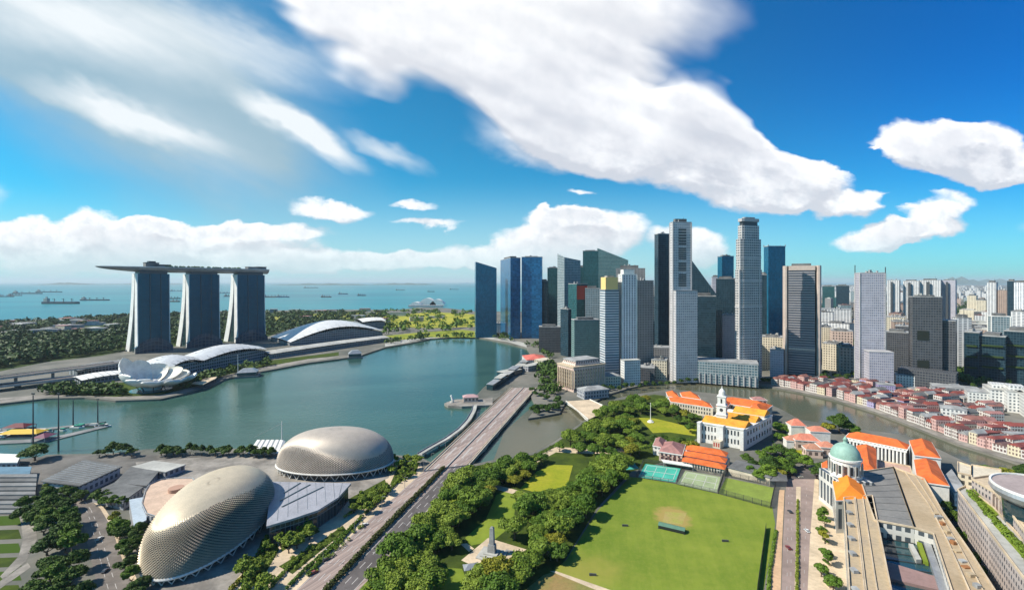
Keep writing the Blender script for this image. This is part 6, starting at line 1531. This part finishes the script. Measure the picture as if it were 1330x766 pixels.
fill('corner', [(84,632),(120,640),(150,640),(165,655),(145,660),(120,648),(84,645)], 7, 7, [], sc=(.6,.8), zrow=5)
for k in range(26):
    x = 128+k*9+random.uniform(-2,2)
    if 180 < x < 205: continue
    place('shore', x, 591+random.uniform(-1.5,2.5) if x < 330 else 594, random.uniform(.8,1.2))
place('shore', 45, 598, 1.9); 
for x, y in ((512,600),(520,606),(528,600),(536,608),(508,612),(524,618),(540,600)): place('garden', x, y+3, random.uniform(1,1.4))
fill('garden', [(455,650),(500,624),(505,640),(480,660),(456,664)], 4.5, 11, [], sc=(.8,1.2), zrow=4)
fill('garden', [(362,692),(400,680),(412,690),(390,702),(366,718)], 4.2, 10, [], sc=(.9,1.3), zrow=4)
fill('garden', [(300,735),(340,705),(356,700),(352,740),(330,790),(296,790)], 4.5, 10, [], sc=(.9,1.3), zrow=4)
for k in range(12): place('south', 690+random.uniform(0,40), 520+random.uniform(-14,14), random.uniform(.7,1.1)) if k < 8 else place('south', 700+k*2, 505, .8)
for k in range(12): place('south', 692+k*3.2, 541-k*.6+random.uniform(-7,1), random.uniform(.6,.9))
for k in range(14): place('south', 786+k*9, 509-k*.9+random.uniform(-2,1), random.uniform(.7,1))
for k in range(10): place('south', 1070+random.uniform(0,46), 494+random.uniform(-5,2), random.uniform(.8,1.2))
for k in range(8): place('south', 992+k*3, 497, .8)
for k in range(14): place('south', 1160+k*8+random.uniform(-2,2), 503+random.uniform(-4,2), random.uniform(.8,1.3))
_cs = []; _rs = []
for (x, y, z, r) in southc:
    for k in range(6): _cs.append((x+random.uniform(-.5,.5)*r, y+random.uniform(-.5,.5)*r, z+random.uniform(-.3,.5)*r)); _rs.append(r*random.uniform(.45,.7))
o = mesh_np('riverside_trees', leaves(np.array(_cs), np.array(_rs), len(_cs)*110, .7), fol_dark); o['kind'] = 'stuff'; tag(o, 'dark trees lining the river foot of the business towers', 'woodland')
from collections import Counter
print('trees', len(placed), Counter(p[2] for p in placed))
# ---- shrubs: median hedge, garden rows
def hedge(lab, pts, w, h, fol, size=.35, dens=14, name='hedge'):
    cs = []; rs = []
    for a, c in zip(pts, pts[1:]):
        L = math.dist(a,c); n = max(2,int(L/(w*.55)))
        for i in range(n): p = lerp(a,c,(i+random.random()*.6)/n); cs.append((p[0],p[1],h*.55)); rs.append(w*.5*random.uniform(.75,1.2))
    cs = np.array(cs); T = thing(name, lab, 'hedge', (*pts[0],0)); cs = cs-np.array([pts[0][0],pts[0][1],0]); rs = np.array(rs)
    mesh_np('foliage', leaves(cs, rs, int(len(cs)*dens*w*w*.6)+40, size, flat=h/w), fol, T)
    b = MB()
    for p in cs[::3]: b.lathe((p[0]+pts[0][0],p[1]+pts[0][1],0), [(.12,0),(.08,h*.6)], 5)
    b.build('stem', bark, T)
med = [lerp(RL[1],RR[1],.42), lerp(RL[2],RR[2],.47), lerp(RL[3],RR[3],.50), lerp(RL[4],RR[4],.52)]
hedge('long clipped hedge on the median of the big road', med, 3.6, 2.6, foliage('median_foliage', (.06,.075,.02), (.12,.12,.03)), .4)
medl = MB(); ribbon(med, 4.6, .1, .32).build('median_kerb', pave)['kind'] = 'structure'
for k, (pts, w, lab) in enumerate(([[(470,672),(432,712),(400,748)],2.6,'dense hedge row nearest the big road, lower length'], [[(520,622),(498,645),(474,668)],2.6,'dense hedge row nearest the big road, upper length'], [[(452,690),(420,720),(395,742),(372,766)],2.4,'second hedge row from the big road in the theatre garden'], [[(350,766),(368,745),(392,722)],2.2,'short hedge by the winding garden path'], [[(300,766),(318,748),(330,725)],2.6,'hedge along the foot of the golden shell'], [[(448,672),(460,664),(475,650)],2,'small hedge below the grey fan roof'])):
    hedge(lab, [P(*p) for p in pts], w, 1.9, fol_bush if k in (1,3,5) else fol_mid, .32, 16)
hedge('dark hedge on the traffic island of the field road', [P(1036,650), P(1036,700), P(1035,766), P(1034,820)], 1.5, 1.6, fol_mid, .3)
hedge('clipped hedge along the right edge of the cricket field', [P(1008,690), P(1000,740), P(996,800)], 1.8, 1.6, fol_mid, .3)
# ---- woods far across the bay: one mass
random.seed(5)
def wood(name, lab, polys, n, r, per, size, fol, avoid=()):
    cs = []; rs = []; pls = [[P(*q) for q in p] for p in polys]; av = [[P(*q) for q in a] for a in avoid]
    k = 0
    box = [(min(p[0] for p in pl), max(p[0] for p in pl), min(p[1] for p in pl), max(p[1] for p in pl), pl) for pl in pls]
    while len(cs) < n and k < n*30:
        k += 1; x0,x1,y0,y1,pl = random.choice(box)
        D = 1/random.uniform(1/y1, 1/y0); x = random.uniform(x0,x1)
        if not inpoly(x, D, pl) or any(inpoly(x,D,a) for a in av): continue
        s = r*random.uniform(.6,1.3); cs.append((x,D,s*.75)); rs.append(s)
    cs = np.array(cs); rs = np.array(rs)
    o = mesh_np(name, leaves(cs, rs, n*per, size, flat=.8), fol); o['kind'] = 'stuff'; tag(o, lab, 'woodland')
fol_wood = foliage('woodland_foliage', (.022,.05,.012), (.055,.10,.02))
wood('woodland', 'dark continuous woodland of the bay gardens left of and behind the hotel towers', [[(-220,485),(0,478),(60,468),(130,460),(160,455),(240,445),(345,436),(370,430),(430,420),(500,414),(500,406),(345,406),(160,411),(60,418),(-220,430)]], 2600, 11, 26, 3.0, fol_wood, [[(20,432),(140,420),(160,428),(60,436)]])
wood('field_trees', 'scattered tree clumps on the yellow green fields beyond the bay', [[(500,440),(617,432),(617,404),(500,404)]], 120, 12, 24, 3.2, fol_mid)
wood('shore_trees', 'line of trees along the far promenade and the tower feet', [[(500,448),(560,440),(617,439),(617,435),(560,436),(500,444)], [(620,437),(660,443),(700,448),(722,462),(718,470),(700,456),(660,438),(620,434)], [(60,508),(150,506),(160,514),(60,513)],[(236,500),(292,484),(350,472),(350,474),(292,489),(240,506)], [(700,478),(722,470),(724,515),(700,512)],[(1240,485),(1330,485),(1330,500),(1240,503)]], 330, 8, 30, 1.8, fol_dark)
wood('city_trees', 'patches of trees between the hazy city blocks', [[(1060,480),(1345,480),(1345,386),(1060,400)]], 900, 14, 14, 4.0, fol_wood)
wood('garden_shrubs', 'low bright shrubs planted in beds between the theatre shells and the big road', [[(360,690),(400,678),(414,690),(392,702),(366,718)], [(455,652),(500,626),(505,642),(478,660)], [(405,735),(440,704),(470,676),(476,680),(444,712),(412,742)], [(362,735),(420,700),(445,684),(450,690),(420,712),(380,745)], [(340,700),(358,692),(362,714),(336,760),(318,762)],[(518,600),(545,602),(540,616),(520,628),(506,632)]], 330, 1.1, 60, .22, fol_bush)
wood('park_shrubs', 'low shrubs along the park edge and between the civic buildings', [[(470,766),(528,699),(560,668),(564,672),(520,722),(478,770)], [(640,604),(694,592),(722,578),(722,582),(694,597),(645,610)], [(870,570),(905,572),(905,582),(870,580)], [(1002,562),(1022,560),(1040,600),(1018,612),(1004,590)], [(1222,650),(1236,652),(1290,745),(1275,750)],[(735,640),(775,610),(772,660),(735,700)]], 330, 1.5, 55, .28, fol_mid)
# small far buildings in the gardens
random.seed(9)
for k in range(46):
    x, y = random.uniform(5,160), random.uniform(418,436)
    if k > 30: x, y = random.uniform(350,600), random.uniform(404,420)
    c = P(x,y); h = random.uniform(8,20); T = thing('garden_building', 'pale low building among the distant woods near the sea coast', 'building', (*c,0), 'low buildings among the distant woods'); q = rect(c, random.uniform(30,90), random.uniform(20,40), random.uniform(-.4,.4))
    MB().prism(q, 0, h).build('wall', random.choice((f_cream, f_whitew, f_stone)), T); b = MB(); b.prism(grow(q,1), h, h+1.5); b.build('roof', random.choice((conc, ROOFG, brownroof)), T)
# =====================================================  HAZE
hz = MB(); hz.prism([(-60000,-900),(60000,-900),(60000,60000),(-60000,60000)], -5.5, 480, bottom=True)
ho = hz.build('haze', MATS['concrete']); ho.data.materials.clear(); hm = bpy.data.materials.new('haze'); hm.use_nodes = True; hn = hm.node_tree; hn.nodes.remove(hn.nodes['Principled BSDF'])
pv = hn.nodes.new('ShaderNodeVolumePrincipled'); pv.inputs['Density'].default_value = 2.3e-5; pv.inputs['Color'].default_value = (.80,.92,1,1); pv.inputs['Anisotropy'].default_value = .1
hn.links.new(pv.outputs[0], hn.nodes['Material Output'].inputs['Volume']); ho.data.materials.append(hm); ho['kind'] = 'stuff'
